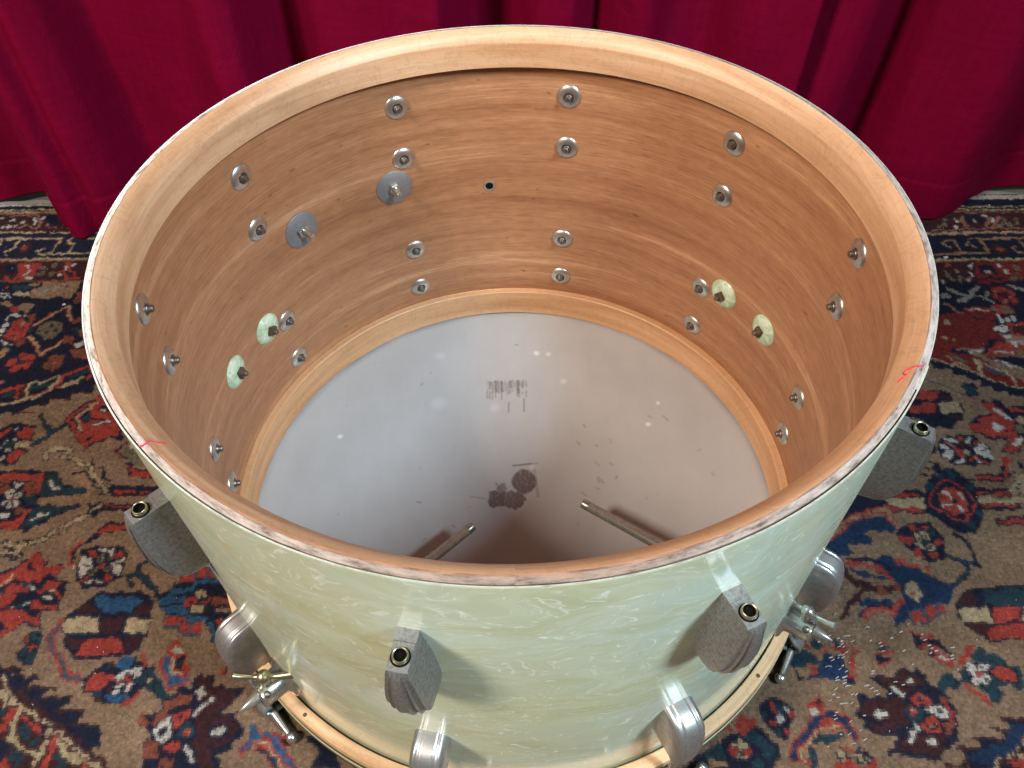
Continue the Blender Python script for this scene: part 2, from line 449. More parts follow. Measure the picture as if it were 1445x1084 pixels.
# ------------------------------------------------------------------ rug: every knot of the pile is one coloured face
RUG = """Wp -848,564 -455,559 -20,552 411,540 840,537 831,518 407,523 -20,531 -450,541 -840,546
Np -842,550 -451,543 -20,534 407,526 835,527 820,496 402,502 -20,514 -447,525 -836,536
Kl2.7 -837,539 -708,539 -341,533 404,512 768,509 826,508
Kl3.2 -835,534 -706,533 -340,526 403,506 764,501 822,500
Ol2.2 -833,530 -704,528 -339,521 401,501 762,495 819,494
Dp -833,529 -339,519 401,499 818,492 798,449 391,456 -20,467 -688,486 -815,490
Kl3.1 -814,487 -649,484 -20,465 390,453 607,447 742,449 798,449
Np -813,485 -648,482 -20,462 389,450 606,444 797,446 770,390 603,391 -20,407 -595,426 -787,427
Kl3.7 -786,424 -725,423 -594,425 -20,407 602,389 716,390 770,389
Ol2.0 -784,421 -593,420 -20,403 601,385 768,385
Dp -784,420 -593,419 -20,401 600,384 768,384 748,342 542,342 -20,357 -578,375 -766,380
Ol3.1 -766,380 -578,376 -20,358 542,342 696,343 748,342
Np -904,382 -577,374 -311,364 -191,333 -387,271 -502,174 -609,142 -749,88
Pl2.6 -744,491 -739,500 -727,496 -720,503 -707,496 -701,491 -697,507 -712,524 -752,525
Wb3.4 -761,519 -744,513 -728,509 -700,519
Wb2.8 -753,498 -743,498 -734,498 -648,496
Wp -715,519 -711,519 -703,504 -707,503
Pp -710,526 -695,507 -698,502 -710,519
Pl2.6 -691,507 -683,495 -671,497
Np -700,524 -684,526 -669,499 -684,502
Pl2.2 -664,495 -663,506 -653,504 -641,494 -632,503 -617,493 -612,505
Wb2.6 -662,513 -644,510 -624,496 -619,507
Ol5.4 -773,470 -744,471 -716,471 -687,471 -651,470
Kl3.6 -773,470 -744,471 -716,471 -687,471 -651,470
Ol5.0 -655,469 -656,440
Kl3.2 -655,469 -656,440 -674,436 -679,443 -669,449
Kl2.8 -716,467 -715,450 -725,442 -718,434
Kl2.9 -739,467 -739,452
Ol5.0 -639,471 -643,464 -631,457 -632,440
Kl3.2 -639,471 -643,464 -631,457 -632,440
Kl3.1 -673,434 -659,434 -632,437 -600,438 -520,437
Db9.7 -699,451
Ob5.0 -699,451
Kl3.2 -615,471 -529,468
Rl3.7 -705,388 -690,379 -685,393 -694,412 -687,416
Rp -696,416 -684,412 -676,416 -661,417 -663,399 -659,388 -673,381 -684,379 -685,395
Wp -682,391 -676,402 -671,400 -678,390
Wp -685,410 -679,412 -678,406
Wp -678,386 -671,389 -662,385 -668,382
Np -715,410 -705,416 -692,408 -693,391 -704,394
Gb4.7 -657,405 -641,409 -654,391 -639,392
Db1.5 -657,405 -641,409 -654,391 -639,392
Rl4.0 -631,394 -625,398 -614,381 -596,381 -604,385 -613,397 -626,417
Wp -627,408 -623,408 -618,400 -619,396
Wb2.7 -615,412 -627,388
Ap -662,372 -647,375 -649,370 -656,367
Ap -655,347 -655,360 -646,362 -642,376 -618,373 -595,375 -592,353 -600,341 -610,344 -627,340 -638,342
Qb4.1 -638,356 -625,360 -641,352
Sb2.6 -607,367 -609,349
Kp -676,351 -673,356 -658,354 -655,350 -661,347 -673,349
Tp -689,371 -661,370 -655,360 -674,359
Wl1.9 -696,352 -688,353 -678,345
Wl1.9 -693,346 -684,343
Rb2.5 -692,364
Op -590,351 -581,355 -569,333 -587,333
Ap -686,336 -680,339 -668,332 -669,326 -682,330
Rp -671,325 -661,326 -658,317 -667,311 -667,302 -664,317
Ap -661,328 -656,334 -639,331 -641,322 -643,316 -658,319
Wl3.1 -667,304 -664,313 -656,309 -650,308
Wb3.1 -644,310
Rp -656,300 -645,305 -632,296 -630,289 -630,274 -635,267 -639,261 -657,270 -656,284
Wb4.3 -664,294 -664,283
Wb2.7 -662,273
Qb2.7 -641,297 -641,269
Db1.5 -645,293 -638,282 -648,284 -637,287 -646,271
Op -638,314 -632,312 -627,303 -630,296 -638,303
Op -637,264 -630,271 -625,267 -630,253 -636,254
Wl2.1 -659,263 -650,261 -651,256
Wl1.8 -646,256 -642,259
Ap -653,249 -647,252 -642,247 -643,237 -647,233
Tb3.3 -628,283
Rl5.9 -623,292 -611,310 -593,326 -586,313 -575,296
Kl3.7 -623,292 -611,310 -593,326 -586,313 -575,296
Ol7.7 -574,297 -564,303 -555,300
Gp -615,278 -615,292 -601,299 -589,295 -585,286 -588,277 -592,266 -605,269
Nb2.7 -604,279 -600,290 -593,284
Nb1.2 -605,272 -597,270 -592,291 -612,283
Tp -575,284 -569,287 -557,280 -564,276
Op -562,280 -558,287 -545,269 -558,271
Rl6.2 -623,271 -597,239 -596,244 -581,257 -578,263
Kl3.8 -623,271 -597,239 -596,244 -581,257 -578,263
Nb0.7 -615,265 -610,258 -605,251 -620,270 -600,244
Op -578,264 -576,271 -565,269 -563,259 -574,259
Wp -561,259 -551,262 -547,255 -555,252
Op -563,250 -553,248 -542,251 -525,226 -541,229 -548,231 -560,242
Rb5.5 -620,236 -610,233 -629,226 -616,218 -621,215 -608,221
Nb3.6 -617,226
Sb1.7 -617,226
Nb0.9 -624,233 -616,238 -622,221 -613,226 -611,214 -608,229
Ob6.5 -580,232 -582,220 -572,220 -571,230
Qb1.7 -575,223
Kl3.6 -593,180 -590,193 -581,191 -561,202 -560,191 -565,180
Tl4.1 -579,185 -568,189
Rl4.2 -556,183 -555,203 -550,206 -529,216 -521,207 -523,198
Tl5.1 -548,197 -528,209
Kl3.9 -552,184 -542,189 -529,198
Rp -625,181 -619,183 -600,187 -601,180
Pb2.8 -628,194
Bp -593,138 -593,147 -569,143 -572,155 -555,156 -556,166 -533,164 -535,173 -509,172 -510,182 -498,189 -378,114 -350,5 -631,11 -675,103 -609,141
Dl2.2 -594,139 -593,147 -569,144
Dl2.3 -572,155 -556,157
Dl2.3 -556,166 -533,165
Dl2.3 -535,173 -509,173
Kl4.5 -652,144 -615,157 -603,161 -589,167 -593,191
Rl4.3 -585,167 -568,179
Kl4.3 -590,165 -578,170 -561,179 -560,190
Rl6.6 -623,177 -611,182 -600,186 -600,169
Tl5.7 -617,172 -607,175
Tl5.8 -588,182 -571,187
Dp -601,171 -600,186 -595,191 -591,169
Kl5.0 -549,184 -536,188
Nl7.1 -559,139 -539,114 -537,111 -553,96
Nl7.1 -538,112 -524,126
Tl4.6 -559,139 -539,114 -537,111 -553,96
Tl3.1 -538,112 -524,126
Np -530,133 -520,150 -498,169 -489,170 -475,144 -462,128 -450,102 -466,105 -479,97 -489,85 -500,100 -510,108 -524,126
Rp -527,133 -518,147 -497,167 -492,168 -478,144 -465,128 -456,106 -466,107 -480,99 -490,88 -498,100 -508,108 -523,128
Nl1.6 -518,138 -504,154 -497,156
Kl3.8 -501,155 -517,134 -503,113
Nl1.5 -519,133 -505,113 -501,110
Np -512,133 -506,145 -496,132 -503,125
Tp -510,133 -504,142 -498,132 -503,128
Nl5.9 -491,121 -485,125 -474,127
Wl2.8 -492,121 -484,125 -474,127
Np -496,146 -491,152 -477,144 -482,140
Wl2.5 -491,145 -484,144
Nb3.3 -490,102
Nl1.9 -497,132 -479,128
Np -600,122 -585,130 -562,125 -554,103 -565,102 -573,98 -555,89 -565,68 -584,69 -604,115
Rp -593,120 -588,122 -588,113 -595,108 -600,114
Rp -575,113 -574,123 -562,121 -557,106 -566,104
Rp -577,81 -569,88 -557,88 -568,71 -574,73
Wp -586,120 -576,123 -580,116
Kp -573,100 -558,100 -554,91 -570,92
Tb5.1 -579,96 -587,98
Wb2.7 -586,103 -577,105 -587,91 -577,88 -581,78
Nb0.9 -586,103 -577,105 -587,91 -577,88 -581,78
Nl7.4 -530,77 -532,85 -524,89 -506,88 -504,80 -511,77
Kl5.1 -530,77 -532,85 -524,89 -506,88 -504,80 -511,77
Bl2.1 -523,80 -518,81
Nl6.6 -503,78 -483,67 -475,68 -473,57 -457,42 -448,30
Kl4.6 -503,78 -483,67 -475,68 -473,57 -457,42 -448,30
Nl1.4 -492,56 -480,59 -470,46 -452,30
Nl1.7 -476,74 -475,66 -459,60 -459,50 -448,45 -451,39
Ap -488,53 -479,56 -470,43 -455,30 -466,33
Rl2.4 -449,99 -455,87 -443,75
Nl1.8 -445,97 -451,86 -440,75
Gp -446,89 -438,95 -423,82 -411,67 -431,65 -441,79
Wb3.0 -437,92
Nb2.1 -432,83
Np -438,67 -431,69 -426,61 -391,60 -387,48 -428,50
Rp -435,66 -431,65 -427,59 -390,58 -388,50 -426,51
Np -447,38 -398,38 -391,41 -373,35 -375,21 -432,24 -459,29 -446,28
Rp -441,31 -375,30 -374,28 -440,28
Ap -518,16 -516,25 -490,27 -467,27 -432,25 -375,23 -381,17 -456,18 -462,15 -494,17
Np -602,61 -562,61 -511,60 -507,53 -495,42 -488,43 -483,37 -470,37 -466,29 -500,26 -518,27 -519,16 -512,8 -580,10
Tp -522,56 -511,57 -494,39 -470,35 -473,30 -502,28 -518,30 -520,42
Rp -581,54 -563,58 -525,55 -521,42 -518,30 -523,33 -527,45 -558,49 -565,45 -577,45
Wp -554,44 -539,46 -546,40 -546,37
Wl3.7 -514,47 -506,37 -501,37
Ob5.4 -562,45 -560,35 -529,32
Ob7.4 -532,38
Db1.4 -562,43 -533,39 -526,32
Wb4.2 -552,30 -541,29 -552,18 -542,17
Nb1.5 -552,30 -541,29 -552,18 -542,17
Rb3.5 -547,24
Tp -536,27 -523,27 -518,18 -533,20
Np -586,25 -557,15 -518,17 -493,15 -470,15 -466,11 -482,5 -490,1 -499,-2 -500,-8 -509,-10 -515,-16 -570,-13
Tp -517,14 -493,14 -471,14 -473,8 -493,4 -502,-2 -511,-10 -525,-13 -521,9
Wl2.4 -518,-3 -508,5 -502,6
Rp -557,-4 -533,-3 -524,9 -519,12 -525,1 -527,-13 -553,-13
Op -537,13 -525,12 -525,9 -535,3 -539,6
Wp -553,6 -546,8 -541,2 -551,0
Np -462,15 -446,15 -378,14 -377,3 -443,6 -446,-0 -450,-3
Rp -441,12 -387,11 -387,9 -440,10
Nl5.8 -533,-43 -514,-44 -515,-37 -502,-29 -491,-25 -488,-15 -476,-11 -467,-4 -459,-3 -452,6 -446,12
Kl3.6 -533,-43 -514,-44 -515,-37 -502,-29 -491,-25 -488,-15 -476,-11 -467,-4 -459,-3 -452,6 -446,12
Nb1.2 -509,-33 -499,-26 -480,-21 -473,-5 -478,-14 -462,-7 -455,2 -474,-15
Nl1.8 -538,-29 -532,-28 -529,-32 -531,-38 -516,-39 -520,-30 -512,-29 -505,-29
Kl3.1 -535,-31 -527,-34 -521,-38 -513,-34
Nl1.5 -530,-49 -511,-49
Nl1.5 -511,-44 -507,-48
Np -431,-8 -378,-8 -375,-21 -431,-19 -443,-34 -446,-35 -447,-27 -438,-16
Rp -430,-11 -378,-11 -377,-17 -428,-18 -437,-23 -440,-22
Rl1.8 -448,-28 -456,-37 -459,-45 -455,-54 -448,-59
Nl1.0 -445,-30 -453,-37 -457,-45 -453,-53
Np -448,-41 -431,-33 -406,-36 -398,-46 -399,-58 -398,-73 -410,-83 -434,-83 -443,-76 -448,-59 -447,-49
Wp -432,-37 -424,-37 -423,-44 -429,-42
Wp -419,-40 -414,-37 -414,-44 -419,-44
Wp -446,-50 -443,-45 -433,-56 -444,-56
Wp -443,-69 -445,-57 -432,-57 -435,-65 -438,-70
Wp -409,-56 -401,-47 -401,-56
Wp -413,-57 -402,-59 -401,-69 -405,-69
Wp -433,-79 -430,-75 -425,-75 -426,-79
Wp -422,-75 -415,-76 -415,-80 -421,-79
Rp -441,-40 -432,-41 -430,-51 -436,-49
Rp -415,-45 -407,-39 -403,-44 -411,-51
Rp -441,-77 -432,-67 -433,-73 -437,-77
Rp -415,-74 -414,-68 -404,-72 -409,-79
Gb3.5 -425,-49 -417,-49 -428,-64 -415,-63
Nb1.1 -425,-49 -417,-49 -428,-64 -415,-63
Rb3.2 -422,-59
Wb2.5 -451,-61
Nl5.8 -373,-52 -384,-59 -381,-66 -391,-71 -386,-81
Nl5.7 -381,-66 -370,-78 -361,-84 -354,-97
Tl3.0 -373,-52 -384,-59 -381,-66 -391,-71 -386,-81
Tl2.9 -381,-66 -370,-78 -361,-84 -354,-97
Np -531,-66 -513,-61 -502,-49 -495,-51 -496,-43 -493,-41 -479,-56 -480,-62 -458,-55 -466,-68 -460,-75 -446,-75 -451,-80 -447,-90 -452,-98 -450,-106 -514,-105
Rp -528,-72 -510,-61 -500,-52 -496,-44 -492,-44 -481,-55 -482,-61 -460,-58 -466,-67 -475,-68 -478,-77 -496,-74 -505,-69 -513,-80 -524,-81
Rp -478,-87 -470,-73 -452,-78 -461,-84 -449,-88 -447,-95 -456,-95 -463,-85
Rb9.1 -496,-89
Rb4.9 -505,-82
Rp -475,-106 -479,-96 -471,-94 -467,-99 -454,-101 -451,-107
Nl3.0 -499,-56 -490,-61
Kl2.7 -517,-80 -514,-74 -509,-69
Tb5.5 -511,-89
Tb3.7 -492,-79
Wp -488,-79 -479,-85 -485,-85
Wp -499,-78 -495,-81 -498,-82
Wp -470,-92 -468,-87 -461,-86 -460,-94 -466,-96
Np -522,-87 -456,-88 -448,-108 -468,-108 -456,-125 -472,-124 -479,-118 -482,-124 -500,-138
Rp -514,-104 -486,-104 -478,-110 -473,-115 -468,-111 -461,-120 -467,-122 -481,-116 -483,-122 -489,-128 -501,-137 -504,-130 -493,-124 -506,-114
Rp -478,-104 -480,-95 -474,-94 -468,-99 -454,-101 -451,-106
Rp -521,-89 -506,-86 -496,-89 -498,-94 -504,-101 -515,-103
Tl4.8 -500,-103 -480,-97
Wp -500,-102 -497,-99 -496,-103
Wp -489,-101 -481,-96 -482,-99
Wp -470,-93 -461,-91 -461,-94 -465,-95
Np -435,-109 -426,-100 -422,-96 -417,-88 -370,-88 -358,-100 -357,-112 -354,-116 -354,-131 -356,-135 -361,-138 -360,-146 -366,-152 -373,-154 -416,-154 -430,-143 -435,-132 -439,-126 -439,-112
Lp -418,-96 -415,-93 -370,-95 -375,-103 -378,-111 -407,-110
Dp -426,-100 -422,-97 -413,-107 -412,-110 -431,-108
Dp -370,-100 -360,-101 -358,-110 -377,-111
Kp -437,-114 -407,-114 -406,-130 -436,-129
Dp -404,-115 -382,-116 -383,-124 -386,-129 -405,-129
Kp -379,-115 -355,-116 -355,-131 -380,-130
Dp -433,-133 -413,-134 -419,-145 -423,-146
Dp -378,-134 -362,-134 -362,-145 -371,-149
Rp -411,-134 -381,-134 -372,-150 -418,-150 -414,-142
Rl7.4 -441,-118 -447,-131 -438,-146 -427,-161 -415,-173 -403,-173
Sl3.4 -441,-118 -447,-131 -438,-146 -427,-161 -415,-173 -401,-173
Np -475,-135 -468,-128 -455,-129 -453,-136 -455,-146 -454,-150 -456,-159 -469,-158 -474,-148 -470,-143
Tb3.6 -464,-133 -457,-136 -467,-149 -459,-152
Ob2.9 -470,-137
Rl1.8 -464,-140 -461,-148
Rl1.8 -466,-144 -458,-143
Np -507,-160 -483,-163 -461,-165 -463,-170 -474,-172 -443,-171 -446,-177 -454,-181 -451,-182 -426,-181 -430,-188 -434,-191 -407,-191 -411,-199 -416,-202 -391,-202 -394,-210 -397,-213 -373,-214 -366,-235 -475,-234
Dl1.7 -490,-162 -460,-164
Dl1.6 -466,-171 -442,-171
Dl1.6 -451,-180 -425,-182
Dl1.6 -434,-191 -408,-191
Dl1.6 -416,-201 -391,-202
Dl1.6 -396,-212 -383,-213
Np -404,-173 -397,-163 -388,-161 -375,-156 -361,-155 -353,-159 -341,-163 -332,-177 -317,-193 -322,-198 -330,-190 -340,-182 -346,-188 -355,-195 -367,-197 -387,-194 -388,-185 -397,-186
Dp -389,-159 -380,-157 -373,-163 -383,-167
Rp -397,-183 -399,-172 -395,-167 -387,-167 -386,-170 -374,-170 -371,-176 -379,-178 -384,-184 -395,-184
Lp -379,-160 -369,-155 -360,-156 -361,-161 -371,-164
Lp -379,-190 -373,-187 -360,-190 -353,-192 -365,-197
Db3.2 -374,-184 -384,-192
Rp -360,-153 -354,-151 -348,-159 -344,-168 -347,-168 -354,-157
Wb2.6 -366,-167 -368,-172 -359,-167 -353,-171 -367,-182 -356,-180 -357,-185
Wb2.2 -365,-187 -354,-167
Nb1.0 -358,-170 -366,-183
Rl2.0 -363,-172 -360,-180
Rl2.0 -366,-176 -357,-176
Tb4.3 -350,-176 -336,-181
Kb3.5 -340,-176
Rb1.5 -340,-176
Rp -360,-199 -357,-194 -352,-193 -346,-186 -345,-189 -352,-201
Tb3.0 -384,-164 -385,-187
Tl4.3 -334,-176 -326,-185 -319,-194
Sp -340,-80 -340,-66 -326,-65 -323,-61 -312,-60 -301,-73 -321,-81
Sp -345,-114 -323,-114 -305,-121 -303,-135 -327,-134 -329,-129 -341,-127
Np -354,-92 -346,-84 -342,-80 -321,-75 -307,-73 -299,-74 -291,-83 -283,-93 -275,-113 -277,-119 -289,-118 -283,-135 -291,-141 -298,-127 -303,-120 -322,-118 -323,-114 -345,-113 -350,-102
Lp -352,-95 -344,-91 -325,-91 -326,-100 -320,-112 -344,-111 -348,-106 -352,-101
Nl1.4 -349,-102 -327,-101
Lp -345,-84 -327,-83 -319,-79 -320,-85 -330,-89 -346,-89
Ll4.9 -319,-79 -308,-76 -300,-78
Lp -322,-114 -302,-113 -301,-118 -319,-120
Rp -339,-77 -339,-70 -326,-68 -321,-79
Rp -325,-64 -313,-63 -312,-73 -319,-75
Rp -310,-65 -306,-66 -303,-73 -310,-71
Rp -343,-116 -324,-115 -321,-121 -327,-121 -328,-125 -341,-124
Rp -328,-130 -326,-123 -315,-122 -315,-131
Rp -314,-123 -305,-122 -304,-131 -308,-132 -312,-130
Nb1.4 -325,-120
Kp -319,-87 -306,-87 -305,-92 -312,-93 -312,-95 -315,-95
Rb4.8 -321,-98
Nb1.7 -321,-97
Rp -312,-98 -303,-94 -301,-98 -306,-102
Kp -320,-108 -316,-102 -307,-104 -308,-109
Op -301,-94 -283,-93 -279,-103 -299,-102
Bp -295,-108 -295,-106 -278,-107 -276,-112 -293,-112
Rp -292,-119 -283,-119 -280,-125 -285,-129
Lp -299,-122 -294,-123 -287,-134 -290,-140
Rp -332,-153 -334,-149 -328,-142 -325,-137 -315,-149 -316,-155
Wp -331,-151 -327,-144 -318,-147 -315,-151
Rp -335,-156 -328,-154 -314,-152 -310,-162 -305,-167 -303,-176 -309,-185 -320,-185 -330,-172 -335,-162
Lp -333,-156 -328,-155 -322,-171 -310,-175 -306,-169 -305,-175 -311,-181 -320,-181 -328,-168
Kl2.4 -325,-156 -322,-169 -312,-171
Np -324,-155 -313,-153 -310,-169 -319,-166
Tl3.3 -317,-159 -315,-164
Nl6.5 -346,-166 -336,-176 -327,-187 -318,-192 -310,-191 -306,-186
Tl3.7 -346,-166 -336,-176 -327,-187 -318,-192 -313,-192
Np -293,-172 -279,-173 -278,-183 -250,-184 -254,-192 -256,-198 -262,-203 -265,-206 -250,-207 -252,-214 -244,-220 -246,-230 -253,-233 -249,-240 -264,-240 -259,-249 -254,-259 -323,-258 -325,-244 -328,-233 -325,-221 -335,-217 -338,-206 -332,-207 -325,-205 -320,-196 -301,-184 -299,-177
Dp -293,-176 -283,-175 -280,-184 -255,-188 -257,-197 -266,-201 -269,-208 -254,-210 -253,-214 -266,-215 -271,-222 -270,-226 -251,-228 -259,-235 -272,-235 -266,-243 -260,-259 -278,-259 -278,-245 -286,-235 -283,-221 -290,-205 -283,-197 -289,-192 -296,-188
Op -311,-192 -305,-187 -295,-192 -297,-200 -307,-199 -313,-205 -314,-215 -323,-217 -324,-207 -318,-197
Op -327,-233 -325,-224 -317,-233 -312,-239 -314,-245 -325,-242
Op -310,-244 -300,-245 -299,-250 -310,-251
Ob3.1 -335,-210 -331,-214
Rp -311,-207 -294,-204 -295,-209 -300,-213 -300,-217 -304,-219 -306,-213
Nb1.2 -303,-211
Rp -310,-239 -311,-234 -304,-227 -296,-233 -294,-239
Nb1.2 -303,-232
Wc2.7 -312,-211 -318,-220 -319,-224 -314,-231 -312,-227 -307,-222
Db1.2 -313,-222
Tb7.4 -293,-221
Rb3.5 -292,-222
Kb1.0 -291,-223
Wl2.7 -278,-193 -284,-200 -290,-207
Wb2.4 -291,-186 -289,-190 -293,-188
Np -276,-218 -264,-216 -257,-226 -265,-230 -273,-228
Wp -272,-222 -269,-221 -262,-218 -260,-223 -264,-226 -269,-226
Wl2.6 -290,-236 -287,-242 -280,-247
Db4.1 -255,-220 -261,-212
Wb1.6 -293,-251
Rl8.0 -239,-239 -234,-232 -234,-225 -217,-225 -209,-236 -200,-246 -191,-254 -181,-265
Ll4.6 -239,-239 -234,-232 -234,-225 -217,-225 -209,-236 -200,-246 -191,-254 -181,-265
Ll3.7 -237,-218 -234,-225
Rl5.9 -227,-233 -218,-234 -210,-244 -203,-254 -193,-265
Kl2.0 -227,-233 -218,-234 -210,-244 -203,-254 -193,-265
Rl5.9 -226,-240 -216,-242 -210,-250 -207,-254
Tl3.9 -226,-240 -216,-242 -210,-250 -207,-254
Rl2.0 -275,-166 -271,-174
Nl2.2 -269,-163 -270,-172
Rp -265,-167 -258,-167 -254,-176 -261,-173
Rp -210,-222 -193,-224 -197,-234 -206,-235
Wl2.4 -208,-224 -204,-231
Wl2.4 -199,-225 -195,-230
Db4.2 -202,-232
Rb2.0 -203,-237
Np -187,-227 -166,-225 -152,-255 -178,-254 -174,-239 -185,-233
Dl10.3 -490,-172 -477,-179 -452,-192 -424,-210 -400,-226 -377,-239 -358,-252 -330,-269
Dp -486,-181 -460,-196 -433,-215 -397,-237 -373,-251 -356,-273 -448,-272
Kl3.0 -479,-171 -470,-181 -459,-192 -445,-199 -431,-207 -421,-214 -410,-221 -396,-228 -381,-239 -365,-248 -353,-255
Nb0.9 -464,-187 -453,-193 -438,-203 -426,-211 -415,-217 -403,-224 -388,-233 -373,-243
Kl4.5 -473,-188 -468,-187 -465,-199
Kl4.3 -449,-196 -450,-208 -449,-223 -440,-232 -428,-238 -417,-244 -419,-248
Kl3.9 -416,-219 -415,-229 -418,-245
Kl5.3 -404,-231 -391,-240 -383,-247
Rp -456,-220 -463,-221 -466,-214 -458,-213 -459,-199 -451,-199 -453,-210
Rp -445,-209 -444,-205 -436,-212 -427,-214 -421,-224 -427,-221 -436,-215
Rl5.1 -408,-228 -408,-242 -410,-252
Tb3.6 -440,-220 -434,-224 -425,-229 -464,-204
Tb3.8 -438,-241 -433,-246 -401,-242 -395,-249
Rp -453,-246 -445,-240 -438,-255 -449,-255
Rp -377,-254 -377,-246 -374,-247 -373,-254
Np -468,-225 -447,-227 -445,-232 -447,-242 -459,-245
Np 461,347 749,344 1032,337 970,240 703,246 524,250 445,291
Gb3.4 627,463 634,467 637,466 638,478
Wp 651,480 655,481 658,471 653,468
Wb3.5 649,462 701,487
Pp 664,484 671,488 668,475 668,462 661,459 661,475
Np 673,489 690,493 696,470 689,465 682,474 670,462 671,477
Kb2.6 683,475
Pl3.5 692,461 703,478 707,483
Wp 710,485 713,481 707,470 704,472
Pl4.0 701,458 720,484
Gb4.3 724,479 722,468 714,463 742,478 742,469 730,466
Db1.4 724,479 722,468 742,478 742,469
Pl1.4 610,455 656,456 710,457 746,458
Ol4.7 599,400 633,403 671,403 674,404 672,433 736,435 765,435
Al3.0 573,400 599,400 633,403 671,403 674,404 672,433 736,435 765,435
Al3.0 672,433 660,435 649,422 658,416
Ol4.4 635,403 637,431 624,433
Al3.0 635,403 637,431 624,433 616,423 624,414
Al3.0 728,430 727,415 729,404
Al3.0 721,401 707,412 715,418
Db9.6 691,410
Ob4.6 691,410
Gp 594,366 600,366 605,345 600,345
Ab3.3 615,365
Gp 607,350 616,356 618,351 610,343
Wp 632,376 640,379 636,371
Wp 627,368 634,362 634,353 629,357
Pb4.4 625,348
Wb2.6 624,346 588,347
Xp 645,383 730,382 713,345 659,342 634,340 635,355
Np 645,374 655,379 669,372 667,354 660,363 645,355 644,365
Kb3.4 655,363
Nl2.6 636,347 648,348 655,355 658,347 675,349
Wp 681,370 685,368 684,357 679,357
Wb3.4 675,377
Gb4.3 699,370 695,354 686,349
Db1.6 699,370 695,354
Rb4.0 605,379
Ql4.5 589,334 598,323 607,318 614,318
Ql4.8 630,336 614,318
Ql7.0 595,308 604,311 610,315
Ql3.0 621,318 630,313 640,303
Qp 631,321 639,328 642,322 631,313
Nb1.8 636,322
Qp 578,324 585,325 587,317 573,310
Xb6.3 653,328 662,328 669,322 667,309 654,308 647,316
Rb3.8 653,328 663,329 670,322 667,309 653,307 647,316
Pb2.5 649,324 663,328 667,315 655,308
Db3.1 658,319
Ql6.3 675,335 688,326 701,319
Xp 552,284 573,285 590,286 596,292 624,271 626,268 617,251 625,240 624,221 521,224
Pl3.4 572,303 582,292 589,284
Xp 594,292 602,296 627,297 629,291 630,284 629,271 607,277
Rp 596,292 602,295 627,295 628,291 601,288
Wl3.4 603,292 625,289
Nl1.9 590,292 605,273 628,271
Rp 627,294 641,301 658,299 658,283 642,282 633,285
Gb3.7 634,292
Gb6.4 650,290
Wp 631,284 636,279 638,269 632,266
Wp 626,265 635,262 636,252 629,249 616,252
Nl1.2 624,262 629,258
Wp 625,245 636,245 635,240 625,240
Wp 641,276 646,276 646,269 640,269
Wp 649,277 657,277 655,270 648,270
Rp 639,266 678,267 665,239 639,241
Dp 642,259 675,261 668,244 642,246
Wp 631,235 639,235 637,223 630,226
Wp 642,235 646,234 643,227
Kb3.8 562,269
Kp 547,243 556,244 552,237
Ap 559,241 565,237 558,233
Nl3.5 600,227 607,235 622,234
Xp 534,243 554,224 572,211 582,208 618,165 650,143 645,134 613,155 579,169 551,191 518,204
Bp 506,200 644,131 600,38 407,41 438,139
Np 517,203 521,193 526,188 539,188 535,180 551,178 552,172 567,170 565,162 578,158 578,152 593,150 594,144 614,142 641,125 646,136 614,156 579,169 542,197
Kl2.5 519,208 525,205 542,197 570,177 595,163 614,156 637,142
Gl5.6 549,210 562,200
Kl2.5 541,209 548,200 560,189
Kl5.3 577,203 574,177
Kl3.9 579,200 595,188 606,181 610,162
Sl5.5 585,188 600,178
Wl4.0 572,215 587,218
Nl5.7 553,219 570,216
Rp 592,214 610,231 630,232 662,223 656,210 590,208
Np 588,208 655,206 643,181 604,201
Wp 603,214 606,217 627,216 625,212
Nl4.3 590,214 608,234
Wl3.3 601,203 610,197 615,191 625,186
Nb0.8 604,199 607,197 611,193 617,189 621,187
Wp 626,244 635,244 635,240
Wp 632,234 638,232 637,223 632,223
Gb4.7 634,215
Nb5.4 545,159 554,161 554,150
Nb6.7 548,151
Tb3.7 545,159 553,157 551,150 547,151
Pl3.4 532,153 542,144 550,138
Sl2.4 505,169 518,164 540,146
Np 479,156 510,156 524,149 524,138 533,136 528,119 514,102 509,97 482,98 477,110 454,116 461,129
Rp 489,154 510,154 507,146 503,140 476,141
Dp 510,146 522,144 522,138 506,140
Rp 467,132 501,137 495,120 466,121
Kp 502,137 529,137 527,120 501,120
Dp 508,117 523,116 524,110 517,108
Np 540,114 560,117 553,137 575,137 583,127 585,128 597,129 617,123 598,80 540,80 543,87 528,92 526,103
Rp 554,135 569,134 580,109 588,113 576,99 565,82 541,84 543,89 526,95 527,102 542,104 542,111 559,114 557,127
Rl5.2 587,125 598,120
Wl3.6 568,124 579,109
Wp 552,101 560,104 566,98 560,92 552,94
Kb4.8 590,108
Gb5.3 582,96
Np 541,87 572,95 578,94 580,76 569,60 546,61 560,73 565,81 540,82
Rp 545,92 570,93 576,92 578,76 568,62 549,63 562,73 567,83 542,84
Wl3.2 579,85 569,72
Np 481,76 495,87 529,86 530,77 539,76 536,53 528,45 500,46 489,50 478,60
Wp 482,75 489,76 496,66 494,61 486,55 480,60 485,65
Wp 493,83 501,84 505,78 499,76
Wp 515,78 524,84 523,79 517,75
Wp 521,69 528,75 536,75 535,53 528,56 520,63
Nl1.2 527,65 533,65
Nl1.2 481,65 488,67
Wp 492,52 500,56 504,51 497,48
Wl2.9 516,54 520,48
Rp 504,84 515,82 508,77
Rp 498,72 504,68 507,57 501,55 497,64
Rp 513,69 529,82 529,78 521,73
Rp 508,55 518,59 530,47 524,47 517,55 508,49
Db3.9 507,74
Kb3.4 509,65
Pl2.7 493,79 499,72
Nb4.6 473,68
Tb2.4 473,68
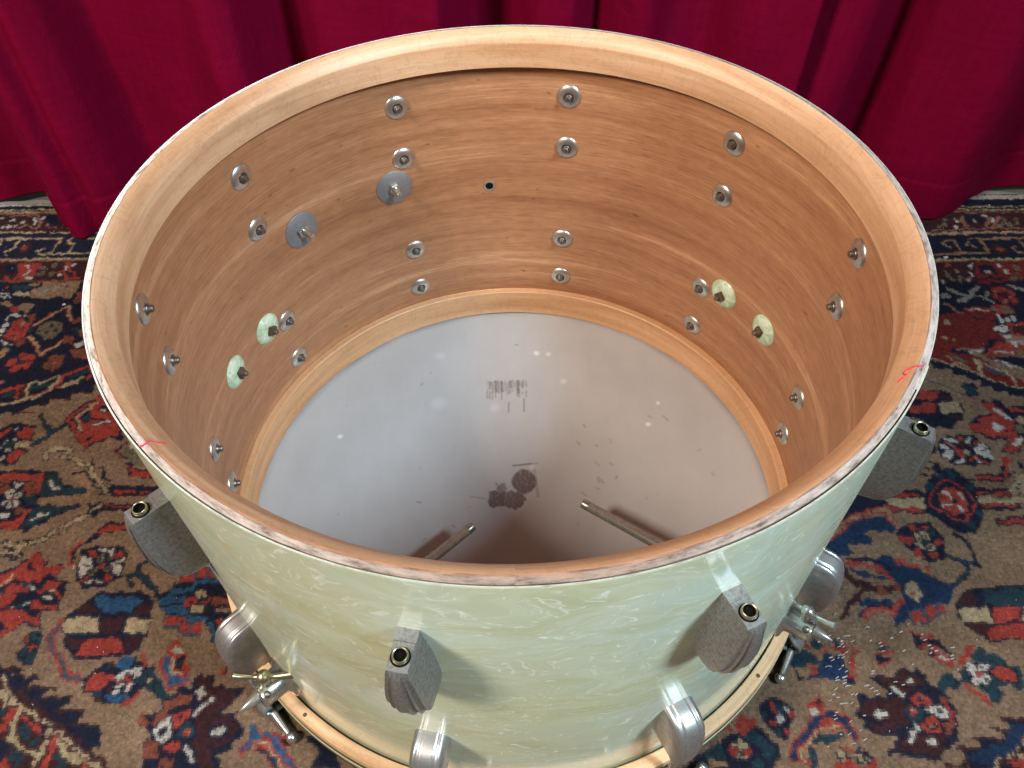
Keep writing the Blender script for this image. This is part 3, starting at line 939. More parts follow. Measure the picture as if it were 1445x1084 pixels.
Np 507,33 539,34 536,44 544,47 548,35 536,23 506,25
Rp 508,31 536,30 543,38 547,56 554,53 547,36 535,26 509,27
Np 451,28 466,35 464,42 472,52 474,42 488,43 494,33 497,27 500,14 497,2 498,-13 492,-27 477,-40 460,-37 451,-26 446,-18 436,-12 442,10
Tb4.6 469,33 481,35 452,20 496,19 492,-17 478,-27
Rc2.3 460,20 467,26 478,27 490,14 494,-3 474,-24 465,-24 453,-12 442,0 453,13
Rp 458,13 468,17 479,18 486,7 485,-6 477,-15 463,-17 456,-7 456,5
Wl3.4 464,14 467,12 468,5
Wl4.5 480,10 481,1
Wp 458,-1 466,-2 458,-8
Wp 471,-5 476,-10 474,-14 471,-12
Nb3.2 471,1
Nl1.6 445,36 455,33
Nl1.7 453,43 461,41
Nl1.6 496,29 502,27
Nl1.7 463,51 470,48
Np 393,16 438,17 443,10 436,-13 401,-11 397,-1 388,2
Rp 392,13 436,12 436,9 399,8 390,9
Kp 399,7 439,7 437,-7 422,-5 400,-2
Rp 400,-4 432,-5 435,-11 401,-8
Np 501,16 540,15 536,5 497,6
Rp 499,10 535,10 535,7 499,7
Kp 498,3 574,3 571,-3 497,-3
Np 496,-4 541,-3 541,-10 494,-13
Rp 498,-5 538,-4 538,-7 496,-9
Nl2.3 552,35 545,8 538,15
Kp 552,33 576,32 566,9 537,8 540,18 548,22
Nb2.1 546,15 553,21
Nb3.1 562,44
Np 504,-22 555,-16 548,-31 504,-31
Rp 506,-24 553,-19 549,-28 506,-29
Rl4.5 389,-9 396,-7 398,-20
Al2.0 394,-11 394,-23
Np 368,12 376,15 396,8 398,-3 379,-6 351,-18 331,-36 321,-44 308,-47 343,-11
Ap 369,18 398,17 396,10 387,10
Up 335,-33 365,-20 392,-15 398,-32 392,-36 377,-34 365,-35 369,-48 345,-47 348,-60 310,-60 314,-45
Rl8.7 313,-47 337,-32 357,-18 381,-9 397,-6 397,-21
Al3.7 313,-47 337,-32 357,-18 381,-9 397,-6 397,-21
Nb0.7 343,-29 349,-25 359,-18 369,-14 379,-10
Np 394,-40 405,-28 413,-24 436,-24 441,-35 447,-44 440,-56 432,-69 415,-68 408,-59 399,-52
Rp 411,-28 418,-25 423,-31 414,-36
Rp 424,-28 435,-27 429,-33
Rp 396,-40 413,-40 410,-50 395,-48
Rp 433,-45 441,-42 444,-48 438,-51 432,-50
Rp 407,-57 412,-54 419,-64 415,-67 409,-63
Rp 424,-60 430,-60 431,-66 424,-66
Kb4.2 418,-40 427,-39 417,-51 428,-52
Nb1.2 418,-41 427,-40 418,-51 427,-52
Tb3.6 423,-46 435,-35
Nl4.5 437,-61 446,-68 457,-71 467,-75
Nl4.4 458,-73 452,-84 436,-94 429,-97
Tl2.2 437,-61 446,-68 457,-71 467,-75
Tl2.2 458,-73 452,-84 436,-94 429,-97
Nl3.6 455,-37 467,-46 466,-63 466,-74
Up 368,-61 385,-66 395,-79 416,-84 431,-95 428,-106 419,-118 410,-120 393,-128 367,-127 381,-113 383,-93 376,-85 362,-80
Rp 386,-65 397,-64 397,-76 390,-76 385,-72
Rp 400,-70 406,-73 409,-86 404,-86 400,-78
Rp 414,-75 418,-75 417,-84 413,-84
Nl4.5 338,-66 367,-67 379,-77
Rl5.4 338,-71 364,-74 371,-80 379,-88
Pl2.2 343,-73 364,-74
Ul3.7 340,-77 357,-85 371,-87
Dl7.3 327,-71 340,-92 356,-98 381,-98
Dl5.9 345,-98 329,-112 316,-126
Ob4.3 362,-99 379,-96
Kp 391,-90 396,-88 399,-93 401,-102 397,-110 391,-108 387,-100
Rp 388,-95 391,-102 399,-99 393,-104
Nb1.2 394,-99
Ul3.6 337,-112 352,-110 368,-110
Nl5.2 334,-124 345,-117 366,-116
Rl5.9 338,-124 346,-122 367,-121 377,-111
Pl2.3 342,-123 348,-122 364,-122
Up 387,-67 420,-89 435,-96 425,-111 417,-117 396,-122 382,-120 375,-131 364,-139 360,-136 363,-128 377,-109 395,-111 404,-97 392,-87
Kp 391,-91 396,-88 399,-93 401,-101 397,-111 392,-107 389,-99
Rp 388,-96 392,-102 399,-99 393,-104
Sp 382,-119 397,-119 413,-113 420,-116 417,-126 399,-130 393,-135 379,-134
Rp 383,-121 395,-120 393,-132 382,-133
Rp 399,-118 407,-114 409,-123 398,-129
Rp 412,-118 418,-117 417,-124 411,-125
Rl6.3 339,-125 345,-121 366,-120 377,-111
Pl2.8 340,-125 345,-122 364,-122
Ul3.5 331,-125 348,-113 368,-113
Rl2.7 343,-152 350,-151
Tl3.3 337,-157 350,-157
Rl1.8 337,-161 351,-161 353,-165 344,-172 335,-171
Np 337,-163 349,-164 347,-170 336,-169
Rl3.9 374,-142 380,-146 395,-146
Nl4.9 378,-148 380,-155 379,-152 396,-151 401,-158 404,-162
Rl3.1 380,-155 394,-155
Nl1.4 375,-142 378,-155
Rp 384,-161 394,-160 407,-168 403,-175 397,-174 385,-165
Nb2.2 387,-164
Wl2.9 393,-165 400,-170
Rp 409,-170 423,-158 430,-158 426,-164 416,-174 411,-177
Np 427,-115 437,-105 451,-99 478,-98 544,-99 518,-154 456,-154 446,-153 440,-149 430,-135 427,-128
Tp 461,-102 543,-101 534,-120 464,-119 458,-118
Dp 436,-106 449,-103 452,-116 431,-117
Kp 430,-120 460,-119 459,-135 428,-134
Rp 465,-120 491,-120 486,-134 460,-135
Dp 431,-136 455,-136 447,-146 439,-148
Rp 456,-138 514,-137 507,-153 450,-152 447,-146
Kp 493,-120 522,-120 516,-134 488,-134
Tp 379,-194 394,-180 414,-179 434,-163 450,-167 456,-175 466,-182 461,-194 438,-195 440,-205 429,-211 421,-196 413,-188 400,-194 391,-193 384,-199
Np 416,-174 427,-171 437,-173 437,-189 431,-196 417,-196 413,-187
Tp 424,-165 436,-159 442,-162 437,-169 424,-170
Kb3.8 404,-184
Ob1.4 405,-182
Wb4.1 420,-178 431,-178 420,-190 430,-190
Nb1.4 419,-178 432,-178 420,-191 430,-191
Rb2.9 426,-184
Np 435,-184 444,-177 456,-177 461,-185 454,-193 443,-193
Rp 436,-184 445,-178 455,-178 459,-185 452,-192 444,-192
Rl4.2 410,-192 415,-200 425,-210
Tb3.5 455,-195
Np 427,-223 479,-222 456,-273 382,-272 385,-251 379,-248 400,-248 402,-245 398,-240 408,-239 421,-242 424,-239 422,-234 415,-230 431,-231 434,-227
Up 433,-228 447,-227 442,-238 411,-262 390,-261 388,-253 404,-249 409,-243 422,-244 427,-238 426,-234
Dl1.9 427,-223 448,-223
Dl1.8 415,-230 430,-232
Dl1.8 398,-240 419,-241
Dl1.8 379,-248 399,-248
Dl1.8 364,-262 386,-261
Dl7.3 479,-222 439,-245 422,-254 408,-263 388,-276
Kl2.9 479,-222 439,-243 426,-250 421,-253 412,-259 407,-262 390,-272
Nb1.0 434,-246 429,-249 423,-252 417,-256
Rp 421,-256 427,-258 425,-262 417,-260
Kb4.1 433,-254
Rb4.8 431,-262
Tp 243,-170 259,-159 275,-160 283,-171 268,-173 242,-172
Rp 258,-158 268,-149 277,-151 277,-159
Up 286,-167 291,-162 304,-167 306,-178 305,-187 262,-187 267,-183 283,-173
Ap 255,-176 267,-175 267,-183 262,-183
Nl1.1 256,-177 260,-184
Rp 271,-175 274,-171 277,-183 269,-184
Rl3.9 317,-157 320,-162 312,-169 311,-176 306,-183 309,-187
Rl2.4 281,-165 292,-158 290,-153
Nb3.2 306,-189
Rl3.1 298,-159 306,-164 310,-154
Tb3.4 302,-155 283,-154
Np 304,-201 331,-203 335,-195 322,-183 347,-183 351,-179 356,-177 369,-178 376,-183 378,-194 388,-203 392,-216 381,-244 369,-249 361,-258 347,-255 320,-251 328,-242 335,-236 310,-235 305,-229 307,-223 298,-217 305,-212
Dp 302,-215 310,-208 330,-205 349,-203 349,-211 344,-219 347,-226 333,-230 313,-233 311,-227 324,-225 309,-219
Dp 329,-185 348,-184 354,-180 368,-180 372,-190 357,-198 349,-202 338,-195
Dp 329,-245 336,-238 348,-232 359,-236 375,-238 361,-255 342,-250
Op 382,-201 388,-205 384,-209 379,-207
Op 376,-228 384,-226 377,-238 373,-236
Tp 344,-215 353,-208 364,-216 359,-222 350,-226
Rc4.0 358,-203 365,-200 370,-204 367,-209 361,-209
Rc3.8 358,-227 365,-223 371,-227 367,-233 360,-232
Gb1.6 364,-204 364,-228
Wc3.5 368,-216 375,-210 382,-216 378,-221 373,-219
Db2.1 374,-215
Rl2.9 381,-208 388,-216 382,-225
Rb2.9 353,-216
Wb1.1 353,-216
Wl3.4 342,-193 345,-196 351,-201
Wp 358,-190 363,-186 366,-190 361,-193
Wp 319,-218 323,-214 329,-214 331,-218 327,-222 319,-221
Wl3.2 350,-232 346,-237 341,-241
Wp 359,-241 363,-241 364,-244 361,-246
Wb2.2 354,-228
Rl8.5 237,-253 241,-243 258,-228 269,-219 281,-218 290,-223 291,-231 294,-235
Ul4.6 236,-253 241,-243 258,-228 269,-219 281,-218 290,-223 291,-231 294,-235
Rl6.0 248,-244 262,-231 270,-226 283,-226
Kl2.2 248,-244 262,-231 270,-226 283,-226
Rp 259,-210 272,-199 274,-210 270,-216 257,-218
Db2.9 270,-205
Wb3.3 264,-213
Tl6.0 259,-237 268,-238 282,-233
Tp 250,-246 256,-242 258,-257 251,-262 248,-262
Rl4.9 243,-244 240,-254 249,-257
Kl2.0 244,-246 245,-256
Rp 279,-243 293,-242 287,-248
Ab3.3 289,-238
Np 272,-249 281,-244 284,-254 277,-257
Np 291,-246 296,-242 306,-250 302,-257 290,-256
Kb1.4 279,-250 278,-248 282,-253 279,-255
Kb1.4 297,-246 298,-251 293,-252 301,-252 295,-255
Rp 267,-272 272,-255 286,-254 292,-259 309,-252 303,-273
Np 198,-230 214,-226 220,-237 227,-245 224,-253 215,-268 138,-267 153,-250 167,-246 179,-236
Tb4.9 203,-234 211,-240 216,-247 175,-246 166,-252 207,-257
Rp 192,-222 200,-214 203,-222 211,-223 210,-227 204,-228 197,-236 193,-232 188,-227
Np 214,-209 227,-203 240,-206 246,-215 237,-236 228,-236 219,-223
Tb3.1 218,-217 235,-211 229,-231
Rp 226,-206 231,-206 231,-213 227,-213
Wb3.4 233,-219
Rp 221,-222 230,-221 228,-224 225,-228
Rb3.1 242,-216 236,-230
Wb1.6 239,-212
Kl2.2 190,-241 198,-241
Kl2.2 194,-237 193,-244
Kl2.1 190,-252 198,-252
Rb3.3 188,-245 198,-246
Ap 162,-254 181,-253 180,-256 173,-257 160,-268
Rp 182,-230 187,-227 190,-232
Ab3.0 177,-236"""
PAL = dict(B=(0.165, 0.107, 0.070), N=(0.009, 0.011, 0.024), R=(0.225, 0.034, 0.026), K=(0.26, 0.197, 0.122),
           W=(0.34, 0.315, 0.285), L=(0.020, 0.062, 0.130), T=(0.012, 0.030, 0.042), D=(0.034, 0.0125, 0.015),
           O=(0.135, 0.042, 0.027), P=(0.20, 0.080, 0.064), G=(0.105, 0.088, 0.058), A=(0.195, 0.120, 0.073),
           Q=(0.190, 0.172, 0.145), S=(0.038, 0.053, 0.068), X=(0.120, 0.016, 0.015), U=(0.011, 0.024, 0.056))
CODES = list(PAL)


def build_rug():
    k = 2.05                                    # knot size, mm
    x0, x1, y0, y1 = -985.0, 985.0, -640.0, 566.0
    nx = int((x1 - x0) / k); ny = int((y1 - y0) / k)
    xs = x0 + (np.arange(nx) + 0.5) * k; ys = y0 + (np.arange(ny) + 0.5) * k
    X, Y = np.meshgrid(xs, ys)
    sh = X.shape
    WX = X + (vnoise(sh, 3.0, 1) - .5) * 5.0 + (vnoise(sh, 24.0, 2) - .5) * 3.0
    WY = Y + (vnoise(sh, 3.0, 3) - .5) * 5.0 + (vnoise(sh, 24.0, 4) - .5) * 3.0
    idx = np.zeros(sh, dtype=np.int16)

    def box(p, pad):
        a, b = p.min(0) - pad - 6, p.max(0) + pad + 6
        i0, i1 = max(0, int((a[0] - x0) / k)), min(nx, int((b[0] - x0) / k) + 2)
        j0, j1 = max(0, int((a[1] - y0) / k)), min(ny, int((b[1] - y0) / k) + 2)
        return (slice(j0, j1), slice(i0, i1)) if i1 > i0 and j1 > j0 else None

    def seg(px, py, a, b):
        d = b - a; L = max(d @ d, 1e-9)
        t = np.clip(((px - a[0]) * d[0] + (py - a[1]) * d[1]) / L, 0, 1)
        return np.hypot(px - a[0] - t * d[0], py - a[1] - t * d[1])

    for line in RUG.split('\n'):
        head, *pts = line.split()
        code, typ, wd = CODES.index(head[0]), head[1], float(head[2:] or 0)
        p = np.array([[float(q) for q in s.split(',')] for s in pts])
        if typ == 'p':
            s = box(p, 0)
            if s is None: continue
            px, py = WX[s], WY[s]
            ins = np.zeros(px.shape, bool)
            q = np.roll(p, -1, 0)
            for a, b in zip(p, q):
                if a[1] == b[1]: continue
                c = ((a[1] > py) != (b[1] > py)) & (px < (b[0] - a[0]) * (py - a[1]) / (b[1] - a[1]) + a[0])
                ins ^= c
            idx[s][ins] = code
        elif typ == 'b':
            for a in p:
                s = box(a[None], wd)
                if s is None: continue
                hit = np.hypot(WX[s] - a[0], (WY[s] - a[1]) * 0.85) < max(wd, 1.5)
                idx[s][hit] = code
        else:
            q = list(p) + ([p[0]] if typ == 'c' else [])
            for a, b in zip(q[:-1], q[1:]):
                s = box(np.array([a, b]), wd)
                if s is None: continue
                idx[s][seg(WX[s], WY[s], a, b) < max(wd * 0.5, 1.25)] = code
    # beyond what the photograph shows the design is mirrored
    jm = int((-300 - y0) / k)
    for j in range(jm): idx[j] = idx[min(ny - 1, 2 * jm - j)]
    im = int((-845 - x0) / k)
    for i in range(im): idx[:, i] = idx[:, 2 * im - i]
    ir = int((835 - x0) / k)
    for i in range(ir, nx): idx[:, i] = idx[:, max(0, 2 * ir - i)]
    pal = np.array([PAL[c] for c in CODES])
    col = pal[idx]
    col = col * 0.76 * (0.78 + 0.44 * rng.random(sh))[..., None]
    # abrash: slow colour drift across the weaving rows, and dusty lint
    col = col * (0.90 + 0.22 * vnoise(sh, 9.0, 8))[..., None]
    col = col * (0.86 + 0.28 * vnoise((ny, 1), 14.0, 9))[..., None]
    soft = (col + np.roll(col, 1, 0) + np.roll(col, -1, 0) + np.roll(col, 1, 1) + np.roll(col, -1, 1)) / 5
    col = 0.52 * col + 0.48 * soft
    col = col * (0.80 + 0.40 * rng.random(sh))[..., None]
    # verts
    gx = x0 + np.arange(nx + 1) * k; gy = y0 + np.arange(ny + 1) * k
    GX, GY = np.meshgrid(gx, gy)
    vs = GX.shape
    Z = -1.2 + 1.7 * rng.random(vs) + 0.5 * (np.arange(vs[1])[None, :] % 2) * 0.6 + 1.2 * (vnoise(vs, 40, 5) - 0.5)
    # the wool lies a little lower along the rug's worn far edge
    edge = 564.0 - (GX + 848) * 0.0107
    GY = np.minimum(GY, edge - 8 - 3 * vnoise(vs, 12, 6))
    jx = (rng.random(vs) - .5) * 0.9; jy = (rng.random(vs) - .5) * 0.9
    co = np.stack([GX + jx, GY + jy, Z], -1).reshape(-1, 3).astype(np.float32) / 1000.0
    me = bpy.data.meshes.new('rug')
    a = (np.arange(ny)[:, None] * (nx + 1) + np.arange(nx)[None, :])
    quads = np.stack([a, a + 1, a + nx + 2, a + nx + 1], -1).reshape(-1, 4).astype(np.int32)
    me.vertices.add(len(co)); me.vertices.foreach_set('co', co.ravel())
    me.loops.add(quads.size); me.loops.foreach_set('vertex_index', quads.ravel())
    me.polygons.add(len(quads)); me.polygons.foreach_set('loop_start', np.arange(len(quads), dtype=np.int32) * 4)
    me.update(calc_edges=True)
    at = me.attributes.new('knot', 'FLOAT_COLOR', 'FACE')
    rgba = np.concatenate([col.reshape(-1, 3), np.ones((nx * ny, 1))], 1).astype(np.float32)
    at.data.foreach_set('color', rgba.ravel())
    me.materials.append(M['rug'])
    me.polygons.foreach_set('use_smooth', [True] * len(me.polygons))
    o = link(bpy.data.objects.new('persian_rug', me))
    tag(o, 'worn Persian rug in camel, navy and red with geometric flowers under the drum', 'rug')
    # short lengths of bare white warp showing through the worn pile, and lint caught in it
    def threads(name, items, mat):
        TV = []; TF = []
        for (cx, cy, ln, wd, an) in items:
            ux, uy = math.cos(an) * ln / 2, math.sin(an) * ln / 2; px, py = -math.sin(an) * wd / 2, math.cos(an) * wd / 2
            kk = len(TV)
            for zz, f in ((-0.0004, 1.0), (0.0009, 0.55)):
                TV += [(cx - ux - px * f, cy - uy - py * f, zz), (cx + ux - px * f, cy + uy - py * f, zz), (cx + ux + px * f, cy + uy + py * f, zz), (cx - ux + px * f, cy - uy + py * f, zz)]
            TF += [(kk + 4, kk + 5, kk + 6, kk + 7), (kk, kk + 1, kk + 5, kk + 4), (kk + 1, kk + 2, kk + 6, kk + 5), (kk + 2, kk + 3, kk + 7, kk + 6), (kk + 3, kk, kk + 4, kk + 7)]
        return mesh_obj(name, TV, TF, mat, o)
    rt = random.Random(9); it = []
    for (mx, my, sx, sy, nn) in ((0.298, -0.180, 0.009, 0.026, 42), (0.325, -0.150, 0.020, 0.008, 14), (0.288, -0.215, 0.010, 0.014, 12), (0.392, -0.165, 0.014, 0.014, 16), (0.335, -0.195, 0.012, 0.010, 12)):
        for _ in range(nn):
            xx, yy = rt.gauss(mx, sx), rt.gauss(my, sy)
            yy = round(yy / 0.0026) * 0.0026 + rt.uniform(-.0003, .0003)
            it.append((xx, yy, rt.uniform(0.0018, 0.0042), rt.uniform(0.0006, 0.0011), rt.gauss(0.32, 0.15)))
    threads('bare_warp', it, M['thread'])['kind'] = 'stuff'
    it = [(rt.uniform(-0.85, 0.85), rt.uniform(-0.40, 0.54), rt.uniform(0.0006, 0.0016), rt.uniform(0.0004, 0.0009), rt.uniform(0, 3.1)) for _ in range(500)]
    it += [(0.609, 0.395, 0.006, 0.005, 0.3), (-0.60, 0.33, 0.004, 0.003, 0.3), (-0.585, -0.02, 0.004, 0.003, 0.5)]
    threads('lint', it, M['thread'])['kind'] = 'stuff'
    # pale woven end strip along the far edge, lying on the floor
    V = []; F = []
    n = 240
    for i in range(n + 1):
        x = -0.985 + 1.97 * i / n
        e = 0.564 - (x + 0.848) * 0.0107
        wob = 0.003 * math.sin(x * 31) + 0.002 * math.sin(x * 77 + 1)
        for dy, z in ((-0.016, -0.004), (-0.007, -0.0025), (0.004 + wob, -0.004), (0.006 + wob, -0.0115)):
            V.append((x, e + dy, z + 0.0012 * math.sin(x * 53 + dy * 90)))
    for i in range(n):
        for j in range(3): F.append((i * 4 + j, i * 4 + 4 + j, i * 4 + 5 + j, i * 4 + 1 + j))
    mesh_obj('selvedge', V, F, M['kilim'], o)
    return o


build_rug()


# ------------------------------------------------------------------ curtains
def cat(xs, ys, x):
    """smooth monotone-ish interpolation through control points"""
    i = int(np.clip(np.searchsorted(xs, x) - 1, 0, len(xs) - 2))
    t = min(1, max(0, (x - xs[i]) / (xs[i + 1] - xs[i])))
    h = xs[i + 1] - xs[i]
    def slope(k):
        if k == 0 or k == len(xs) - 1: return 0.0
        a = (ys[k] - ys[k - 1]) / (xs[k] - xs[k - 1]); b = (ys[k + 1] - ys[k]) / (xs[k + 1] - xs[k])
        return 0.0 if a * b <= 0 else 2 * a * b / (a + b)
    m0, m1 = slope(i) * h, slope(i + 1) * h
    return (2 * t**3 - 3 * t**2 + 1) * ys[i] + (t**3 - 2 * t**2 + t) * m0 + (-2 * t**3 + 3 * t**2) * ys[i + 1] + (t**3 - t**2) * m1


def curtain(name, label, ctrl, seed, lift=0.004, hem=0.060):
    xs = [c[0] for c in ctrl]; ys = [c[1] if c[1] < 0.5 else 0.5 + (c[1] - 0.5) * 1.2 for c in ctrl]
    rnd = random.Random(seed)
    ph = [rnd.uniform(0, 6.28) for _ in range(6)]
    nx = max(60, int((xs[-1] - xs[0]) / 0.0035))
    zs = [0, 0.002, 0.006, 0.02, 0.04, 0.052, hem - .003, hem - .001, hem + .001, hem + .004] + [hem + 0.012 + 0.019 * i for i in range(32)] + [0.75, 0.9, 1.1, 1.4, 1.8]
    V = []; UV = []; F = []
    arc = 0; last = None
    for i in range(nx + 1):
        x = xs[0] + (xs[-1] - xs[0]) * i / nx
        y = cat(xs, ys, x)
        if last: arc += math.hypot(x - last[0], y - last[1])
        last = (x, y)
        for z in zs:
            k = min(1, z / 0.5)
            xx = x + 0.010 * k * math.sin(3.1 * x + ph[0]) - 0.05 * k * k * (x - 0.0) * 0.12
            sway = 0.0045 * math.sin(9 * x + 7 * z + ph[1]) + 0.003 * math.sin(23 * x - 11 * z + ph[2]) + 0.0016 * math.sin(47 * x + 19 * z + ph[3])
            yy = y + sway * min(1, 0.3 + z * 4)
            d = 0.0
            if z < hem: d = -0.0004
            if abs(z - hem) < 0.0015: d = 0.0004
            zz = z + lift + 0.003 * math.sin(14 * x + ph[4]) * (1 - k)
            V.append((xx, yy + d, zz)); UV.append((arc, z))
    m = len(zs)
    for i in range(nx):
        for j in range(m - 1): F.append((i * m + j, (i + 1) * m + j, (i + 1) * m + j + 1, i * m + j + 1))
    o = mesh_obj(name, V, F, M['curtain'], None, None, UV, None)
    o.data.polygons.foreach_set('use_smooth', [True] * len(o.data.polygons))
    mod = o.modifiers.new('cloth_thickness', 'SOLIDIFY'); mod.thickness = 0.0012; mod.offset = 1
    return tag(o, label, 'curtain', 'red curtains behind the drum')


curtain('curtain', 'dark red curtain at far left, its hem tucked behind the wide curtain',
        [(-1.75, .56), (-1.6, .52), (-1.45, .58), (-1.3, .53), (-1.15, .59), (-1.02, .54), (-.90, .585), (-.80, .548), (-.72, .566), (-.66, .560), (-.60, .575)], 3)
curtain('curtain', 'wide dark red curtain falling in folds behind the whole drum',
        [(-.668, .512), (-.655, .496), (-.648, .500), (-.640, .478), (-.622, .468), (-.600, .488), (-.585, .478), (-.555, .497), (-.52, .545), (-.48, .535), (-.43, .515),
         (-.385, .503), (-.355, .480), (-.33, .488), (-.305, .53), (-.265, .560), (-.235, .512), (-.17, .490), (-.12, .480), (-.085, .464), (-.076, .500), (-.04, .555),
         (.0, .546), (.035, .505), (.07, .498), (.105, .530), (.125, .512), (.16, .496), (.20, .520), (.24, .530), (.28, .505), (.33, .488), (.352, .478), (.362, .476)], 8)
curtain('curtain', 'dark red curtain on the right, overlapped by the wide curtain beside it',
        [(.345, .508), (.37, .503), (.41, .492), (.435, .500), (.475, .545), (.50, .550), (.525, .512), (.56, .494), (.615, .478), (.65, .492), (.70, .527), (.75, .545), (.80, .546),
         (.86, .51), (.93, .50), (1.0, .56), (1.1, .51), (1.2, .57), (1.35, .52), (1.5, .57), (1.7, .52)], 21)

# ------------------------------------------------------------------ the drum
drum = empty('bass_drum', (0, 0, 0))
tag(drum, 'upturned vintage bass drum shell in pale green pearl wrap, open end up on the rug', 'drum')
ZH = 0.034                      # plane of the lower drum head

ring_mesh('shell', [(0.2710, ZH + 0.004), (0.2710, 0.3840), (0.2786, 0.3840), (0.2786, ZH + 0.004)], M['mahogany'], drum, closed=True)
wob = lambda a, z: 0.00025 * math.sin(R(a) * 5 + z * 9)
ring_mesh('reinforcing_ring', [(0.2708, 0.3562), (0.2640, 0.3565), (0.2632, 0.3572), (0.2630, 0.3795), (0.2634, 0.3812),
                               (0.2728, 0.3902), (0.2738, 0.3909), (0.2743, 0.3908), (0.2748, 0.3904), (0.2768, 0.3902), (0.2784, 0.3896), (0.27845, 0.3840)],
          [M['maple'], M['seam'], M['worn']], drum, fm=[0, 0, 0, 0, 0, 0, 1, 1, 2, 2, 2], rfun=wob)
ring_mesh('reinforcing_ring', [(0.2708, 0.0702), (0.2642, 0.0700), (0.2634, 0.0692), (0.2630, 0.0440), (0.2625, 0.0366), (0.2640, 0.0352), (0.2715, ZH + 0.0006), (0.276, ZH + 0.004)],
          [M['maplelow']], drum)
# the wrap: one sheet whose ends overlap at the seam on the right
sa = -36.5


def wrap_r(a, z):
    t = (a - sa) / 360.0
    return 0.0007 * t


ring_mesh('wrap', [(0.2785, 0.3860), (0.2785, 0.3894), (0.2787, 0.3896), (0.2793, 0.3896), (0.2795, 0.3892), (0.2795, 0.3880), (0.2795, 0.30), (0.2795, 0.20), (0.2795, 0.10), (0.2795, ZH + 0.003)],
          [M['cutedge'], M['pearl']], drum, fm=[0, 0, 0, 0, 1, 1, 1, 1, 1], n=420, a0=sa, a1=sa + 364.5, rfun=wrap_r, smooth=60)


